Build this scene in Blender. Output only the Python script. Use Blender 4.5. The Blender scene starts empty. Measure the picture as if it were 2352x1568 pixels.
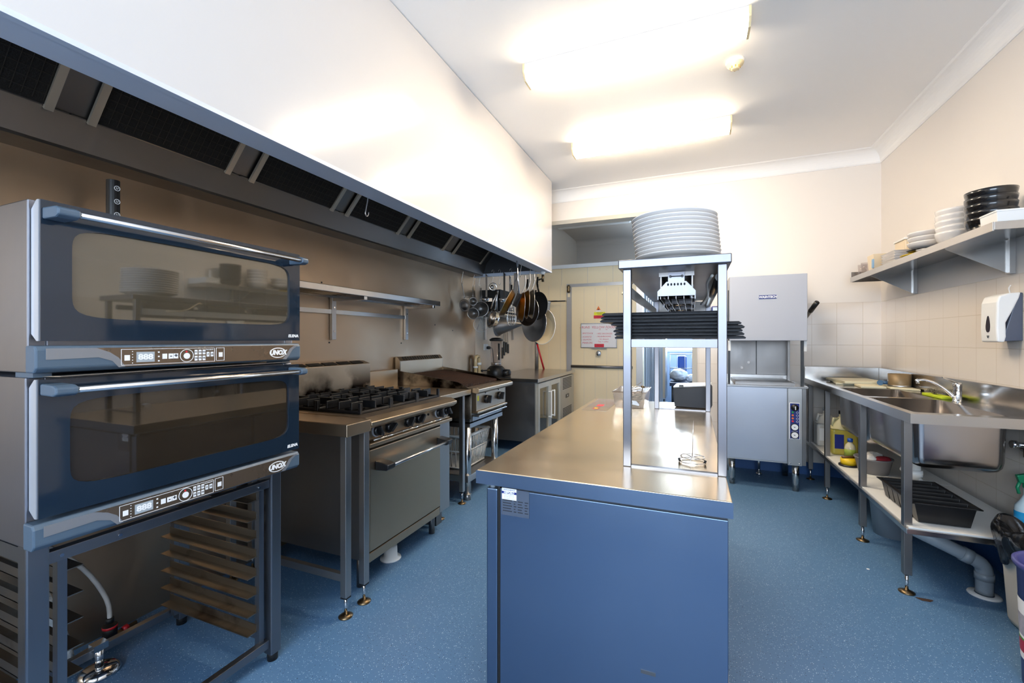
import bpy, math, random
from mathutils import Vector, Matrix
random.seed(7)
sc = bpy.context.scene
COL = sc.collection
PI = math.pi

# ------------------------------------------------------------------ materials
def lin(h):
    h = h.lstrip('#')
    out = []
    for i in (0, 2, 4):
        c = int(h[i:i+2], 16) / 255
        out.append(c / 12.92 if c <= .04045 else ((c + .055) / 1.055) ** 2.4)
    return (*out, 1)

def nt(name):
    m = bpy.data.materials.new(name); m.use_nodes = True
    t = m.node_tree
    return m, t, t.nodes['Principled BSDF'], t.nodes['Material Output']

def mat(name, col, rough=.5, metal=0., vary=.06, scale=6., bump=0., bscale=60., coat=0., spec=None, stretch=(1, 1, 1), sss=0):
    """plain surface with a little procedural unevenness in tone, gloss and height"""
    m, t, b, o = nt(name)
    N, L = t.nodes.new, t.links.new
    tc = N('ShaderNodeTexCoord'); mp = N('ShaderNodeMapping'); mp.inputs['Scale'].default_value = stretch
    L(tc.outputs['Object'], mp.inputs['Vector'])
    n = N('ShaderNodeTexNoise'); n.inputs['Scale'].default_value = scale; n.inputs['Detail'].default_value = 4
    L(mp.outputs[0], n.inputs['Vector'])
    c = lin(col)
    mx = N('ShaderNodeMix'); mx.data_type = 'RGBA'
    mx.inputs[6].default_value = tuple(max(0, v * (1 - vary)) for v in c[:3]) + (1,)
    mx.inputs[7].default_value = tuple(min(1, v * (1 + vary)) for v in c[:3]) + (1,)
    L(n.outputs['Fac'], mx.inputs[0]); L(mx.outputs[2], b.inputs['Base Color'])
    mr = N('ShaderNodeMapRange'); mr.inputs['To Min'].default_value = max(.02, rough * .85); mr.inputs['To Max'].default_value = min(1, rough * 1.15)
    L(n.outputs['Fac'], mr.inputs['Value']); L(mr.outputs[0], b.inputs['Roughness'])
    b.inputs['Metallic'].default_value = metal
    if coat: b.inputs['Coat Weight'].default_value = coat; b.inputs['Coat Roughness'].default_value = .05
    if spec is not None: b.inputs['Specular IOR Level'].default_value = spec
    if bump:
        n2 = N('ShaderNodeTexNoise'); n2.inputs['Scale'].default_value = bscale; n2.inputs['Detail'].default_value = 3
        L(mp.outputs[0], n2.inputs['Vector'])
        bp = N('ShaderNodeBump'); bp.inputs['Strength'].default_value = 1; bp.inputs['Distance'].default_value = bump
        L(n2.outputs['Fac'], bp.inputs['Height']); L(bp.outputs[0], b.inputs['Normal'])
    return m

def steel(name, col, rough=.28, brush=(1, 1, 30), wave=0., wscale=2.2, smudge=.25, stain=None, coln=.012):
    """brushed stainless: fine stretched grain, broad smudges, optional waviness and brown heat stains"""
    m, t, b, o = nt(name)
    N, L = t.nodes.new, t.links.new
    tc = N('ShaderNodeTexCoord')
    mp = N('ShaderNodeMapping'); mp.inputs['Scale'].default_value = tuple(9 if q == 1 else .35 for q in brush)
    L(tc.outputs['Object'], mp.inputs['Vector'])
    g = N('ShaderNodeTexNoise'); g.inputs['Scale'].default_value = 28; g.inputs['Detail'].default_value = 5
    L(mp.outputs[0], g.inputs['Vector'])
    s = N('ShaderNodeTexNoise'); s.inputs['Scale'].default_value = 3.1; s.inputs['Detail'].default_value = 5; s.inputs['Distortion'].default_value = .6
    L(tc.outputs['Object'], s.inputs['Vector'])
    ad = N('ShaderNodeMath'); ad.operation = 'MULTIPLY_ADD'; ad.inputs[1].default_value = .35
    L(g.outputs['Fac'], ad.inputs[0]); L(s.outputs['Fac'], ad.inputs[2])
    mr = N('ShaderNodeMapRange'); mr.inputs['From Min'].default_value = .4; mr.inputs['From Max'].default_value = .95
    lo, hi = rough * (1 - smudge), rough * (1 + smudge)
    if rough < .275: hi = min(hi, .262)
    else: lo = max(lo, .29)
    mr.inputs['To Min'].default_value = lo; mr.inputs['To Max'].default_value = hi
    L(ad.outputs[0], mr.inputs['Value']); L(mr.outputs[0], b.inputs['Roughness'])
    c = lin(col)
    mx = N('ShaderNodeMix'); mx.data_type = 'RGBA'
    mx.inputs[6].default_value = tuple(v * (1 - coln) for v in c[:3]) + (1,)
    mx.inputs[7].default_value = tuple(min(1, v * (1 + coln)) for v in c[:3]) + (1,)
    L(g.outputs['Fac'], mx.inputs[0])
    out = mx.outputs[2]
    if stain:
        s2 = N('ShaderNodeTexNoise'); s2.inputs['Scale'].default_value = stain[1]; s2.inputs['Detail'].default_value = 7
        L(tc.outputs['Object'], s2.inputs['Vector'])
        r2 = N('ShaderNodeMapRange'); r2.inputs['From Min'].default_value = stain[2]; r2.inputs['From Max'].default_value = stain[2] + .18
        L(s2.outputs['Fac'], r2.inputs['Value'])
        fac = r2.outputs[0]
        if len(stain) > 3:      # soot gathers low down, by the burners
            gp = N('ShaderNodeNewGeometry'); sx = N('ShaderNodeSeparateXYZ'); L(gp.outputs['Position'], sx.inputs[0])
            r3 = N('ShaderNodeMapRange'); r3.inputs['From Min'].default_value = stain[3]; r3.inputs['From Max'].default_value = stain[4]; r3.inputs['To Min'].default_value = 1; r3.inputs['To Max'].default_value = 0
            L(sx.outputs[2], r3.inputs['Value']); mu = N('ShaderNodeMath'); mu.operation = 'MULTIPLY'; L(fac, mu.inputs[0]); L(r3.outputs[0], mu.inputs[1]); fac = mu.outputs[0]
        m2 = N('ShaderNodeMix'); m2.data_type = 'RGBA'; m2.inputs[7].default_value = lin(stain[0])
        L(fac, m2.inputs[0]); L(out, m2.inputs[6]); out = m2.outputs[2]
    L(out, b.inputs['Base Color'])
    b.inputs['Metallic'].default_value = 1
    if wave:
        w = N('ShaderNodeTexNoise'); w.inputs['Scale'].default_value = wscale; w.inputs['Detail'].default_value = 1.5
        L(tc.outputs['Object'], w.inputs['Vector'])
        b2 = N('ShaderNodeBump'); b2.inputs['Distance'].default_value = wave
        L(w.outputs['Fac'], b2.inputs['Height']); L(b2.outputs[0], b.inputs['Normal'])
    return m

def glass(name, tint, gloss=.12, rough=.02, body=None, bodyw=0.):
    """thin pane: tinted see-through plus a mirror reflection that grows at grazing angles"""
    m, t, b, o = nt(name)
    t.nodes.remove(b)
    N, L = t.nodes.new, t.links.new
    tr = N('ShaderNodeBsdfTransparent'); tr.inputs[0].default_value = lin(tint)
    gl = N('ShaderNodeBsdfGlossy'); gl.inputs['Roughness'].default_value = rough; gl.inputs[0].default_value = (1, 1, 1, 1)
    lw = N('ShaderNodeLayerWeight'); lw.inputs['Blend'].default_value = .35
    mr = N('ShaderNodeMapRange'); mr.inputs['To Min'].default_value = gloss * .6; mr.inputs['To Max'].default_value = min(1, gloss * 3)
    L(lw.outputs['Facing'], mr.inputs['Value'])
    first = tr
    if body:
        df = N('ShaderNodeBsdfDiffuse')
        n = N('ShaderNodeTexNoise'); n.inputs['Scale'].default_value = 5; n.inputs['Detail'].default_value = 6
        cr = N('ShaderNodeMix'); cr.data_type = 'RGBA'
        c = lin(body); cr.inputs[6].default_value = tuple(v * .55 for v in c[:3]) + (1,); cr.inputs[7].default_value = c
        L(n.outputs['Fac'], cr.inputs[0]); L(cr.outputs[2], df.inputs[0])
        m1 = N('ShaderNodeMixShader'); m1.inputs[0].default_value = bodyw
        L(tr.outputs[0], m1.inputs[1]); L(df.outputs[0], m1.inputs[2]); first = m1
    ms = N('ShaderNodeMixShader')
    L(mr.outputs[0], ms.inputs[0]); L(first.outputs[0], ms.inputs[1]); L(gl.outputs[0], ms.inputs[2])
    L(ms.outputs[0], o.inputs[0])
    return m

def emit(name, col, s):
    m, t, b, o = nt(name)
    b.inputs['Base Color'].default_value = lin(col)
    b.inputs['Emission Color'].default_value = lin(col); b.inputs['Emission Strength'].default_value = s
    return m

# ------------------------------------------------------------------ mesh building
class MB:
    def __init__(s): s.v, s.f, s.sm = [], [], []
    def add(s, vs, fs, smooth=False):
        k = len(s.v); s.v += [Vector(p) for p in vs]
        s.f += [tuple(i + k for i in q) for q in fs]; s.sm += [smooth] * len(fs)
        return s
    def box(s, x0, x1, y0, y1, z0, z1):
        return s.add([(x0,y0,z0),(x1,y0,z0),(x1,y1,z0),(x0,y1,z0),(x0,y0,z1),(x1,y0,z1),(x1,y1,z1),(x0,y1,z1)],
                     [(0,3,2,1),(4,5,6,7),(0,1,5,4),(1,2,6,5),(2,3,7,6),(3,0,4,7)])
    def prism(s, pts, vec):
        """pts: planar outline, counter-clockwise seen from where -vec points; extruded by vec"""
        n = len(pts); vec = Vector(vec)
        a = [Vector(p) for p in pts]; b = [p + vec for p in a]
        return s.add(a + b, [tuple(range(n))[::-1], tuple(range(n, 2*n))] + [(i, (i+1) % n, (i+1) % n + n, i + n) for i in range(n)])
    def xz(s, pts, y0, y1): return s.prism([(p[0], y0, p[1]) for p in pts][::-1], (0, y1 - y0, 0))
    def yz(s, pts, x0, x1): return s.prism([(x0, p[0], p[1]) for p in pts], (x1 - x0, 0, 0))
    def xy(s, pts, z0, z1): return s.prism([(p[0], p[1], z0) for p in pts], (0, 0, z1 - z0))
    def cyl(s, p0, p1, r0, r1=None, n=16, caps=True):
        r1 = r0 if r1 is None else r1
        p0, p1 = Vector(p0), Vector(p1); w = (p1 - p0).normalized()
        u = w.orthogonal().normalized(); v = w.cross(u)
        A = [p0 + (u * math.cos(2*PI*i/n) + v * math.sin(2*PI*i/n)) * r0 for i in range(n)]
        B = [p1 + (u * math.cos(2*PI*i/n) + v * math.sin(2*PI*i/n)) * r1 for i in range(n)]
        s.add(A + B, [(i, (i+1) % n, (i+1) % n + n, i + n) for i in range(n)], True)
        if caps:
            k = len(s.v) - 2*n
            s.f += [tuple(k + i for i in range(n))[::-1], tuple(k + n + i for i in range(n))]; s.sm += [False, False]
        return s
    def tube(s, pts, r, n=8, closed=False):
        pts = [Vector(p) for p in pts]; m = len(pts)
        rs = list(r) if isinstance(r, (list, tuple)) else [r] * m
        if not closed and 4 <= m < 14:      # round the bends
            P, R = [], []
            for i in range(m - 1):
                a, b, c, d = pts[max(i-1, 0)], pts[i], pts[i+1], pts[min(i+2, m-1)]
                for k in range(4):
                    t = k / 4; P.append(.5 * (2*b + (c-a)*t + (2*a - 5*b + 4*c - d)*t*t + (3*b - a - 3*c + d)*t**3)); R.append(rs[i] + (rs[i+1]-rs[i])*t)
            pts, rs = P + [pts[-1]], R + [rs[-1]]; m = len(pts)
        rings = []; u = None
        for i in range(m):
            if closed: t = pts[(i+1) % m] - pts[i-1]
            else: t = pts[min(i+1, m-1)] - pts[max(i-1, 0)]
            t.normalize()
            u = t.orthogonal().normalized() if u is None else (u - t * u.dot(t)).normalized()
            v = t.cross(u)
            rings.append([pts[i] + (u * math.cos(2*PI*j/n) + v * math.sin(2*PI*j/n)) * rs[i] for j in range(n)])
        fs = []
        for i in range(m if closed else m - 1):
            a, b = i * n, ((i + 1) % m) * n
            fs += [(a + j, a + (j+1) % n, b + (j+1) % n, b + j) for j in range(n)]
        if not closed: fs += [tuple(range(n))[::-1], tuple(range((m-1)*n, m*n))]
        return s.add([p for q in rings for p in q], fs, True)
    def lathe(s, prof, o=(0, 0, 0), axis=(0, 0, 1), n=32, smooth=True, squash=1., up=None):
        o = Vector(o); w = Vector(axis).normalized()
        u = (Vector(up) - w * w.dot(Vector(up))).normalized() if up else (w.orthogonal().normalized() if abs(w.z) < .99 else Vector((1, 0, 0)))
        v = w.cross(u)
        vs, fs = [], []
        idx = []
        for r, h in prof:
            if r < 1e-6: idx.append([len(vs)]); vs.append(o + w * h)
            else:
                idx.append(list(range(len(vs), len(vs) + n)))
                vs += [o + w * h + (u * math.cos(2*PI*j/n) + v * squash * math.sin(2*PI*j/n)) * r for j in range(n)]
        for a, b in zip(idx, idx[1:]):
            if len(a) == 1 and len(b) == 1: continue
            for j in range(n):
                k = (j + 1) % n
                if len(a) == 1: fs.append((a[0], b[k], b[j]))
                elif len(b) == 1: fs.append((a[j], a[k], b[0]))
                else: fs.append((a[j], a[k], b[k], b[j]))
        return s.add(vs, fs, smooth)
    def ball(s, o, r, n=14, sc3=(1, 1, 1), jit=0., seed=1):
        rnd = random.Random(seed); o = Vector(o); rows = n // 2
        vs = [o + Vector((0, 0, -r * sc3[2]))]; fs = []
        for i in range(1, rows):
            a = -PI/2 + PI * i / rows
            for j in range(n):
                b = 2*PI*j/n; k = 1 + rnd.uniform(-jit, jit)
                vs.append(o + Vector((math.cos(a)*math.cos(b)*r*sc3[0]*k, math.cos(a)*math.sin(b)*r*sc3[1]*k, math.sin(a)*r*sc3[2]*k)))
        vs.append(o + Vector((0, 0, r * sc3[2])))
        for j in range(n): fs.append((0, 1 + (j+1) % n, 1 + j))
        for i in range(rows - 2):
            for j in range(n):
                a, b = 1 + i*n + j, 1 + i*n + (j+1) % n
                fs.append((a, b, b + n, a + n))
        k = 1 + (rows-2)*n
        for j in range(n): fs.append((k + j, k + (j+1) % n, len(vs) - 1))
        return s.add(vs, fs, True)
    def tbox(s, x0, x1, y0, y1, z0, z1, tx, ty):
        """box whose bottom is drawn in by tx, ty on each side (tapered tub)"""
        return s.add([(x0+tx,y0+ty,z0),(x1-tx,y0+ty,z0),(x1-tx,y1-ty,z0),(x0+tx,y1-ty,z0),(x0,y0,z1),(x1,y0,z1),(x1,y1,z1),(x0,y1,z1)],
                     [(0,3,2,1),(4,5,6,7),(0,1,5,4),(1,2,6,5),(2,3,7,6),(3,0,4,7)])
    def tub(s, x0, x1, y0, y1, z0, z1, tx, ty, th):
        """open tapered tub with wall thickness th"""
        O = [(x0+tx,y0+ty,z0),(x1-tx,y0+ty,z0),(x1-tx,y1-ty,z0),(x0+tx,y1-ty,z0),(x0,y0,z1),(x1,y0,z1),(x1,y1,z1),(x0,y1,z1)]
        I = [(x0+tx+th,y0+ty+th,z0+th),(x1-tx-th,y0+ty+th,z0+th),(x1-tx-th,y1-ty-th,z0+th),(x0+tx+th,y1-ty-th,z0+th),
             (x0+th,y0+th,z1),(x1-th,y0+th,z1),(x1-th,y1-th,z1),(x0+th,y1-th,z1)]
        f = [(0,3,2,1),(0,1,5,4),(1,2,6,5),(2,3,7,6),(3,0,4,7),(8,9,10,11),(8,12,13,9),(9,13,14,10),(10,14,15,11),(11,15,12,8),
             (4,5,13,12),(5,6,14,13),(6,7,15,14),(7,4,12,15)]
        return s.add(O + I, f)
    def rtub(s, x0, x1, y0, y1, rings, rad, n=6):
        """rounded-rectangle shell: rings = (inset, z) outside going down to the base, then inside going up"""
        vs, fs, m = [], [], 4 * (n + 1)
        for ins, z in rings:
            r = max(rad - ins * .5, .004)
            for q, (cx, cy) in enumerate(((x1-ins-r, y1-ins-r), (x0+ins+r, y1-ins-r), (x0+ins+r, y0+ins+r), (x1-ins-r, y0+ins+r))):
                for i in range(n + 1):
                    a = PI/2 * (q + i / n); vs.append((cx + r*math.cos(a), cy + r*math.sin(a), z))
        for j in range(len(rings) - 1):
            fs += [(j*m + i, (j+1)*m + i, (j+1)*m + (i+1) % m, j*m + (i+1) % m) for i in range(m)]
        k = max(j for j in range(len(rings)) if rings[j][1] == min(q[1] for q in rings))
        s.add(vs, fs, True)
        return s
    def rot(s, ang, c, axis='Z'):
        M = Matrix.Translation(Vector(c)) @ Matrix.Rotation(ang, 4, axis) @ Matrix.Translation(-Vector(c))
        s.v = [M @ p for p in s.v]; return s
    def build(s, name, m, parent=None, bev=0., seg=2, off=None):
        root = parent
        while root is not None and root.parent is not None: root = root.parent
        O = Vector(off) if off is not None else (root.location.copy() if root is not None else None)
        if O is None:
            lo = [min(p[i] for p in s.v) for i in range(3)]; hi = [max(p[i] for p in s.v) for i in range(3)]
            O = Vector(((lo[0]+hi[0])/2, (lo[1]+hi[1])/2, lo[2]))
        me = bpy.data.meshes.new(name)
        me.from_pydata([p - O for p in s.v], [], s.f)
        me.polygons.foreach_set('use_smooth', s.sm); me.update()
        o = bpy.data.objects.new(name, me); COL.objects.link(o)
        if isinstance(m, (list, tuple)):
            for q in m: me.materials.append(q)
        else: me.materials.append(m)
        if parent is None: o.location = O
        else: o.parent = parent
        if bev:
            b = o.modifiers.new('bevel', 'BEVEL'); b.width = bev; b.segments = seg; b.limit_method = 'ANGLE'; b.angle_limit = .6
            b.use_clamp_overlap = True
        return o

def B(*a): return MB().box(*a)

def tag(o, label, cat, group=None):
    o['label'] = label; o['category'] = cat
    if group: o['group'] = group
    return o
def thing(name, label, cat, loc=(0, 0, 0), group=None):
    o = bpy.data.objects.new(name, None); COL.objects.link(o); o.location = loc; o.empty_display_size = .05
    return tag(o, label, cat, group)
def struct(o): o['kind'] = 'structure'; return o
def dup(root, loc, label, group=None, rz=None):
    def cp(o, par):
        c = o.copy(); COL.objects.link(c); c.parent = par
        for ch in list(o.children): cp(ch, c)
        return c
    r = cp(root, None); r.location = loc
    r['label'] = label
    if group: r['group'] = group
    if rz is not None: r.rotation_euler = (0, 0, rz)
    return r

def text(name, s, m, o, right, up, size, parent=None, ext=.0006, align='CENTER', shear=0., bold=0., sx=1.):
    cu = bpy.data.curves.new(name, 'FONT'); cu.body = s; cu.size = size; cu.align_x = align; cu.align_y = 'CENTER'
    cu.extrude = ext; cu.shear = shear; cu.offset = bold; cu.resolution_u = 3
    tmp = bpy.data.objects.new('tmp', cu); COL.objects.link(tmp)
    dg = bpy.context.evaluated_depsgraph_get()
    me = bpy.data.meshes.new_from_object(tmp.evaluated_get(dg))
    bpy.data.objects.remove(tmp)
    r = Vector(right).normalized(); u = Vector(up).normalized(); w = r.cross(u)
    M = Matrix(((r.x*sx, u.x, w.x, o[0]), (r.y*sx, u.y, w.y, o[1]), (r.z*sx, u.z, w.z, o[2]), (0, 0, 0, 1)))
    b = MB(); b.add([M @ v.co for v in me.vertices], [tuple(p.vertices) for p in me.polygons])
    return b.build(name, m, parent)

FX = dict(right=(0, 1, 0), up=(0, 0, 1))      # lettering on a face that looks towards +X
FY = dict(right=(1, 0, 0), up=(0, 0, 1))      # lettering on a face that looks towards -Y

# palette
M = {}
M['steel'] = steel('stainless_brushed', '#aeacaa', .3, (1, 1, 30))
M['steel_h'] = steel('stainless_brushed_lengthwise', '#b9b7b5', .25, (1, 30, 1))
M['steel_x'] = steel('stainless_brushed_crosswise', '#b9b7b5', .25, (30, 1, 1))
M['bright'] = steel('stainless_bright', '#d2d0ce', .14, (1, 1, 8))
M['chrome'] = mat('chrome', '#dcdcdc', .08, 1, .02)
M['mirror'] = steel('stainless_benchtop', '#ffeacb', .25, (1, 14, 1), wave=.006, wscale=2.8, smudge=.28)
M['gantry'] = steel('stainless_polished_tube', '#74747a', .36, (1, 1, 10), smudge=.15)
M['wallsteel'] = steel('stainless_wall_sheet', '#b39d85', .37, (1, 1, 22), wave=.003, wscale=1.4, smudge=.3, coln=.02)
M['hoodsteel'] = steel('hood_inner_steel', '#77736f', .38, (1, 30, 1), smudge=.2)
M['darksteel'] = steel('dull_dark_steel', '#807d7b', .36, (1, 1, 26), smudge=.3)
M['panelsteel'] = steel('fridge_end_panel_steel', '#6f829b', .32, (26, 1, 1), wave=.0012, wscale=1.6, smudge=.25)
M['standsteel'] = steel('stand_satin_steel', '#84888f', .34, (1, 1, 20), smudge=.25)
M['rangesteel'] = steel('range_steel', '#b9a58c', .31, (1, 24, 1), smudge=.25)
M['burnt'] = steel('heat_stained_steel', '#b3a592', .33, (1, 1, 14), stain=('#1d130c', 5, .38, .97, 1.13), smudge=.3)
M['rusty'] = mat('rusty_cast_bars', '#402a1e', .65, .2, .8, 12, .0006, 90)
M['iron'] = mat('black_cast_iron', '#0c0c0e', .38, 0, .2, 20, .0004, 150)
M['black'] = mat('black_plastic', '#121214', .35, 0, .15, 12)
M['matblack'] = mat('matt_black', '#0f0f10', .7, 0, .2, 15)
M['white'] = mat('white_paint', '#f1ece6', .45, 0, .02, 4)
M['ceil'] = mat('ceiling_paint', '#fbf9f7', .6, 0, .01, 3)
M['gloss'] = mat('gloss_white_sheet', '#d9d5d2', .16, 0, .015, 2, coat=.3)
M['cream'] = mat('cream_panel', '#f6dfb6', .4, 0, .03, 3)
M['creamwall'] = mat('cream_wall_paint', '#ddcdb9', .5, 0, .03, 3)
M['china'] = mat('white_china', '#dfdad6', .18, 0, .02, 6, coat=.3)
M['blackchina'] = mat('black_glazed_china', '#141417', .16, 0, .15, 6, coat=.4)
M['plastic_w'] = mat('white_plastic', '#ececea', .35, 0, .03, 8)
M['grey_w'] = mat('pale_grey_enamel', '#b0b4bf', .4, 0, .015, 4)
M['slate'] = mat('black_slate', '#1a1b1f', .55, 0, .3, 26, .0015, 50)
M['brass'] = mat('worn_brass', '#77654c', .36, 1, .2, 30)
M['bluegrey'] = mat('blue_grey_oven_plastic', '#4f6172', .38, 0, .05, 8)
M['doorglass'] = mat('dark_blue_printed_glass', '#1b2836', .07, 0, .08, 2, coat=.4)
M['rubber'] = mat('black_rubber', '#0e0e0f', .6)
M['red'] = mat('red_plastic', '#c3202a', .35)
M['yellow'] = mat('yellow_plastic', '#e9c21c', .4)
M['blue'] = mat('blue_plastic', '#1a4fa8', .35)
M['navy'] = mat('navy_enamel', '#1b2c7c', .35, 0, .05)
M['pvc'] = mat('grey_pvc', '#8b949c', .35, 0, .05)
M['ink'] = mat('dark_print', '#20242c', .6)
M['whiteprint'] = mat('white_print', '#f4f4f4', .5, 0, .01)
M['board'] = mat('cream_cutting_board', '#e5dbba', .55, 0, .06, 12)
M['orange'] = mat('orange_sticker', '#e8742a', .5)
M['redsticker'] = mat('red_sticker', '#d72438', .5)
M['yellowsticker'] = mat('yellow_sticker', '#e8e02a', .5)
EXPOSURE = 1.35; SKY = 1.0; DAY = 66; DAY2 = 80; TUBE = 20

# ------------------------------------------------------------------ camera and view
cam = bpy.data.cameras.new('camera'); camo = bpy.data.objects.new('camera', cam); COL.objects.link(camo)
cam.sensor_width = 36; cam.lens = 1000 / 2352 * 36; cam.shift_y = -4 / 2352; cam.clip_start = .02
camo.location = (0, 0, 1.3); camo.rotation_euler = (PI / 2, 0, math.atan(.414))
sc.camera = camo
sc.view_settings.view_transform = 'Standard'; sc.view_settings.look = 'None'
sc.view_settings.exposure = EXPOSURE; sc.view_settings.gamma = 1
sc.cycles.use_denoising = True
sc.cycles.max_bounces = 8; sc.cycles.diffuse_bounces = 5; sc.cycles.glossy_bounces = 5; sc.cycles.transmission_bounces = 6; sc.cycles.transparent_max_bounces = 10
sc.cycles.sample_clamp_indirect = 6; sc.cycles.caustics_reflective = False; sc.cycles.caustics_refractive = False

# ------------------------------------------------------------------ world and lamps
w = bpy.data.worlds.new('daylight'); sc.world = w; w.use_nodes = True
bgn = w.node_tree.nodes['Background']
bgn.inputs[0].default_value = (.52, .72, 1, 1); bgn.inputs[1].default_value = SKY

def area(name, loc, rot, sx, sy, col, power):
    l = bpy.data.lights.new(name, 'AREA'); l.shape = 'RECTANGLE'; l.size = sx; l.size_y = sy; l.color = col; l.energy = power
    o = bpy.data.objects.new(name, l); COL.objects.link(o); o.location = loc; o.rotation_euler = rot
    return o
area('daylight_through_near_window', (-.1, -2.5, 1.76), (PI/2 + .4, 0, 0), 2.7, 1.36, (.72, .85, 1), DAY)
area('daylight_through_rear_window', (.0, 9.75, 1.75), (-PI/2, 0, 0), 1.4, 1.2, (.72, .86, 1), DAY2)

# ------------------------------------------------------------------ room materials
def floor_mat():
    m, t, b, o = nt('blue_flecked_vinyl'); N, L = t.nodes.new, t.links.new
    tc = N('ShaderNodeTexCoord')
    n = N('ShaderNodeTexNoise'); n.inputs['Scale'].default_value = 2.2; n.inputs['Detail'].default_value = 6
    L(tc.outputs['Object'], n.inputs['Vector'])
    f = N('ShaderNodeTexNoise'); f.inputs['Scale'].default_value = 240; f.inputs['Detail'].default_value = 2
    L(tc.outputs['Object'], f.inputs['Vector'])
    base = N('ShaderNodeMix'); base.data_type = 'RGBA'; base.inputs[6].default_value = lin('#43688f'); base.inputs[7].default_value = lin('#6085aa')
    ad = N('ShaderNodeMath'); ad.operation = 'MULTIPLY_ADD'; ad.inputs[1].default_value = .55; 
    L(f.outputs['Fac'], ad.inputs[0]); 
    h = N('ShaderNodeMath'); h.operation = 'MULTIPLY'; h.inputs[1].default_value = .45
    L(n.outputs['Fac'], h.inputs[0]); L(h.outputs[0], ad.inputs[2]); L(ad.outputs[0], base.inputs[0])
    cur = base.outputs[2]
    for scale, col, thr, keep in ((120, '#c2d0de', .2, .78), (110, '#22364f', .19, .7), (140, '#93aecb', .24, .62)):
        v = N('ShaderNodeTexVoronoi'); v.inputs['Scale'].default_value = scale
        mp = N('ShaderNodeMapping'); mp.inputs['Location'].default_value = (scale * .37, scale * .11, 0)
        L(tc.outputs['Object'], mp.inputs['Vector']); L(mp.outputs[0], v.inputs['Vector'])
        lt = N('ShaderNodeMath'); lt.operation = 'LESS_THAN'; lt.inputs[1].default_value = thr; L(v.outputs['Distance'], lt.inputs[0])
        sp = N('ShaderNodeSeparateColor'); L(v.outputs['Color'], sp.inputs[0])
        gt = N('ShaderNodeMath'); gt.operation = 'GREATER_THAN'; gt.inputs[1].default_value = keep; L(sp.outputs[0], gt.inputs[0])
        mu = N('ShaderNodeMath'); mu.operation = 'MULTIPLY'; L(lt.outputs[0], mu.inputs[0]); L(gt.outputs[0], mu.inputs[1])
        mx = N('ShaderNodeMix'); mx.data_type = 'RGBA'; mx.inputs[7].default_value = lin(col)
        L(mu.outputs[0], mx.inputs[0]); L(cur, mx.inputs[6]); cur = mx.outputs[2]
    L(cur, b.inputs['Base Color']); b.inputs['Roughness'].default_value = .42
    bp = N('ShaderNodeBump'); bp.inputs['Distance'].default_value = .0004; L(f.outputs['Fac'], bp.inputs['Height']); L(bp.outputs[0], b.inputs['Normal'])
    return m
M['floor'] = floor_mat()

def tile_mat(name, axis, phase, wd, top=1.65):
    """painted wall above, glazed square tiles with fine grout lines below the height top"""
    m, t, b, o = nt(name); N, L = t.nodes.new, t.links.new
    g = N('ShaderNodeNewGeometry'); s = N('ShaderNodeSeparateXYZ'); L(g.outputs['Position'], s.inputs[0])
    def math_(op, a, bv):
        q = N('ShaderNodeMath'); q.operation = op; L(a, q.inputs[0]); q.inputs[1].default_value = bv; return q.outputs[0]
    cb = N('ShaderNodeCombineXYZ')
    L(math_('SUBTRACT', s.outputs[axis], phase - 40 * wd), cb.inputs[0]); L(math_('SUBTRACT', s.outputs[2], top - 40 * .2), cb.inputs[1])
    br = N('ShaderNodeTexBrick'); br.offset = 0; br.squash = 1
    for k, v in (('Scale', 1), ('Mortar Size', .0014), ('Mortar Smooth', .3), ('Brick Width', wd), ('Row Height', .2)): br.inputs[k].default_value = v
    br.inputs['Color1'].default_value = lin('#e9e0d6'); br.inputs['Color2'].default_value = lin('#e7ddd3'); br.inputs['Mortar'].default_value = lin('#d8c9b6')
    L(cb.outputs[0], br.inputs['Vector'])
    below = math_('LESS_THAN', s.outputs[2], top)
    mx = N('ShaderNodeMix'); mx.data_type = 'RGBA'; mx.inputs[6].default_value = lin('#ece5de')
    L(below, mx.inputs[0]); L(br.outputs['Color'], mx.inputs[7]); L(mx.outputs[2], b.inputs['Base Color'])
    mr = N('ShaderNodeMapRange'); mr.inputs['To Min'].default_value = .5; mr.inputs['To Max'].default_value = .14; L(below, mr.inputs['Value'])
    L(mr.outputs[0], b.inputs['Roughness'])
    mu = N('ShaderNodeMath'); mu.operation = 'MULTIPLY'; L(br.outputs['Fac'], mu.inputs[0]); L(below, mu.inputs[1])
    bp = N('ShaderNodeBump'); bp.invert = True; bp.inputs['Distance'].default_value = .0012; L(mu.outputs[0], bp.inputs['Height']); L(bp.outputs[0], b.inputs['Normal'])
    return m
M['tile_r'] = tile_mat('right_wall_tiles', 1, 4.676, .19)
M['tile_f'] = tile_mat('far_wall_tiles', 0, 1.464, .2)
M['bluewall'] = mat('pale_blue_wall', '#c9d8e8', .5, 0, .02)
M['rearwall'] = mat('rear_room_paint', '#cdc3b8', .55, 0, .02)

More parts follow.
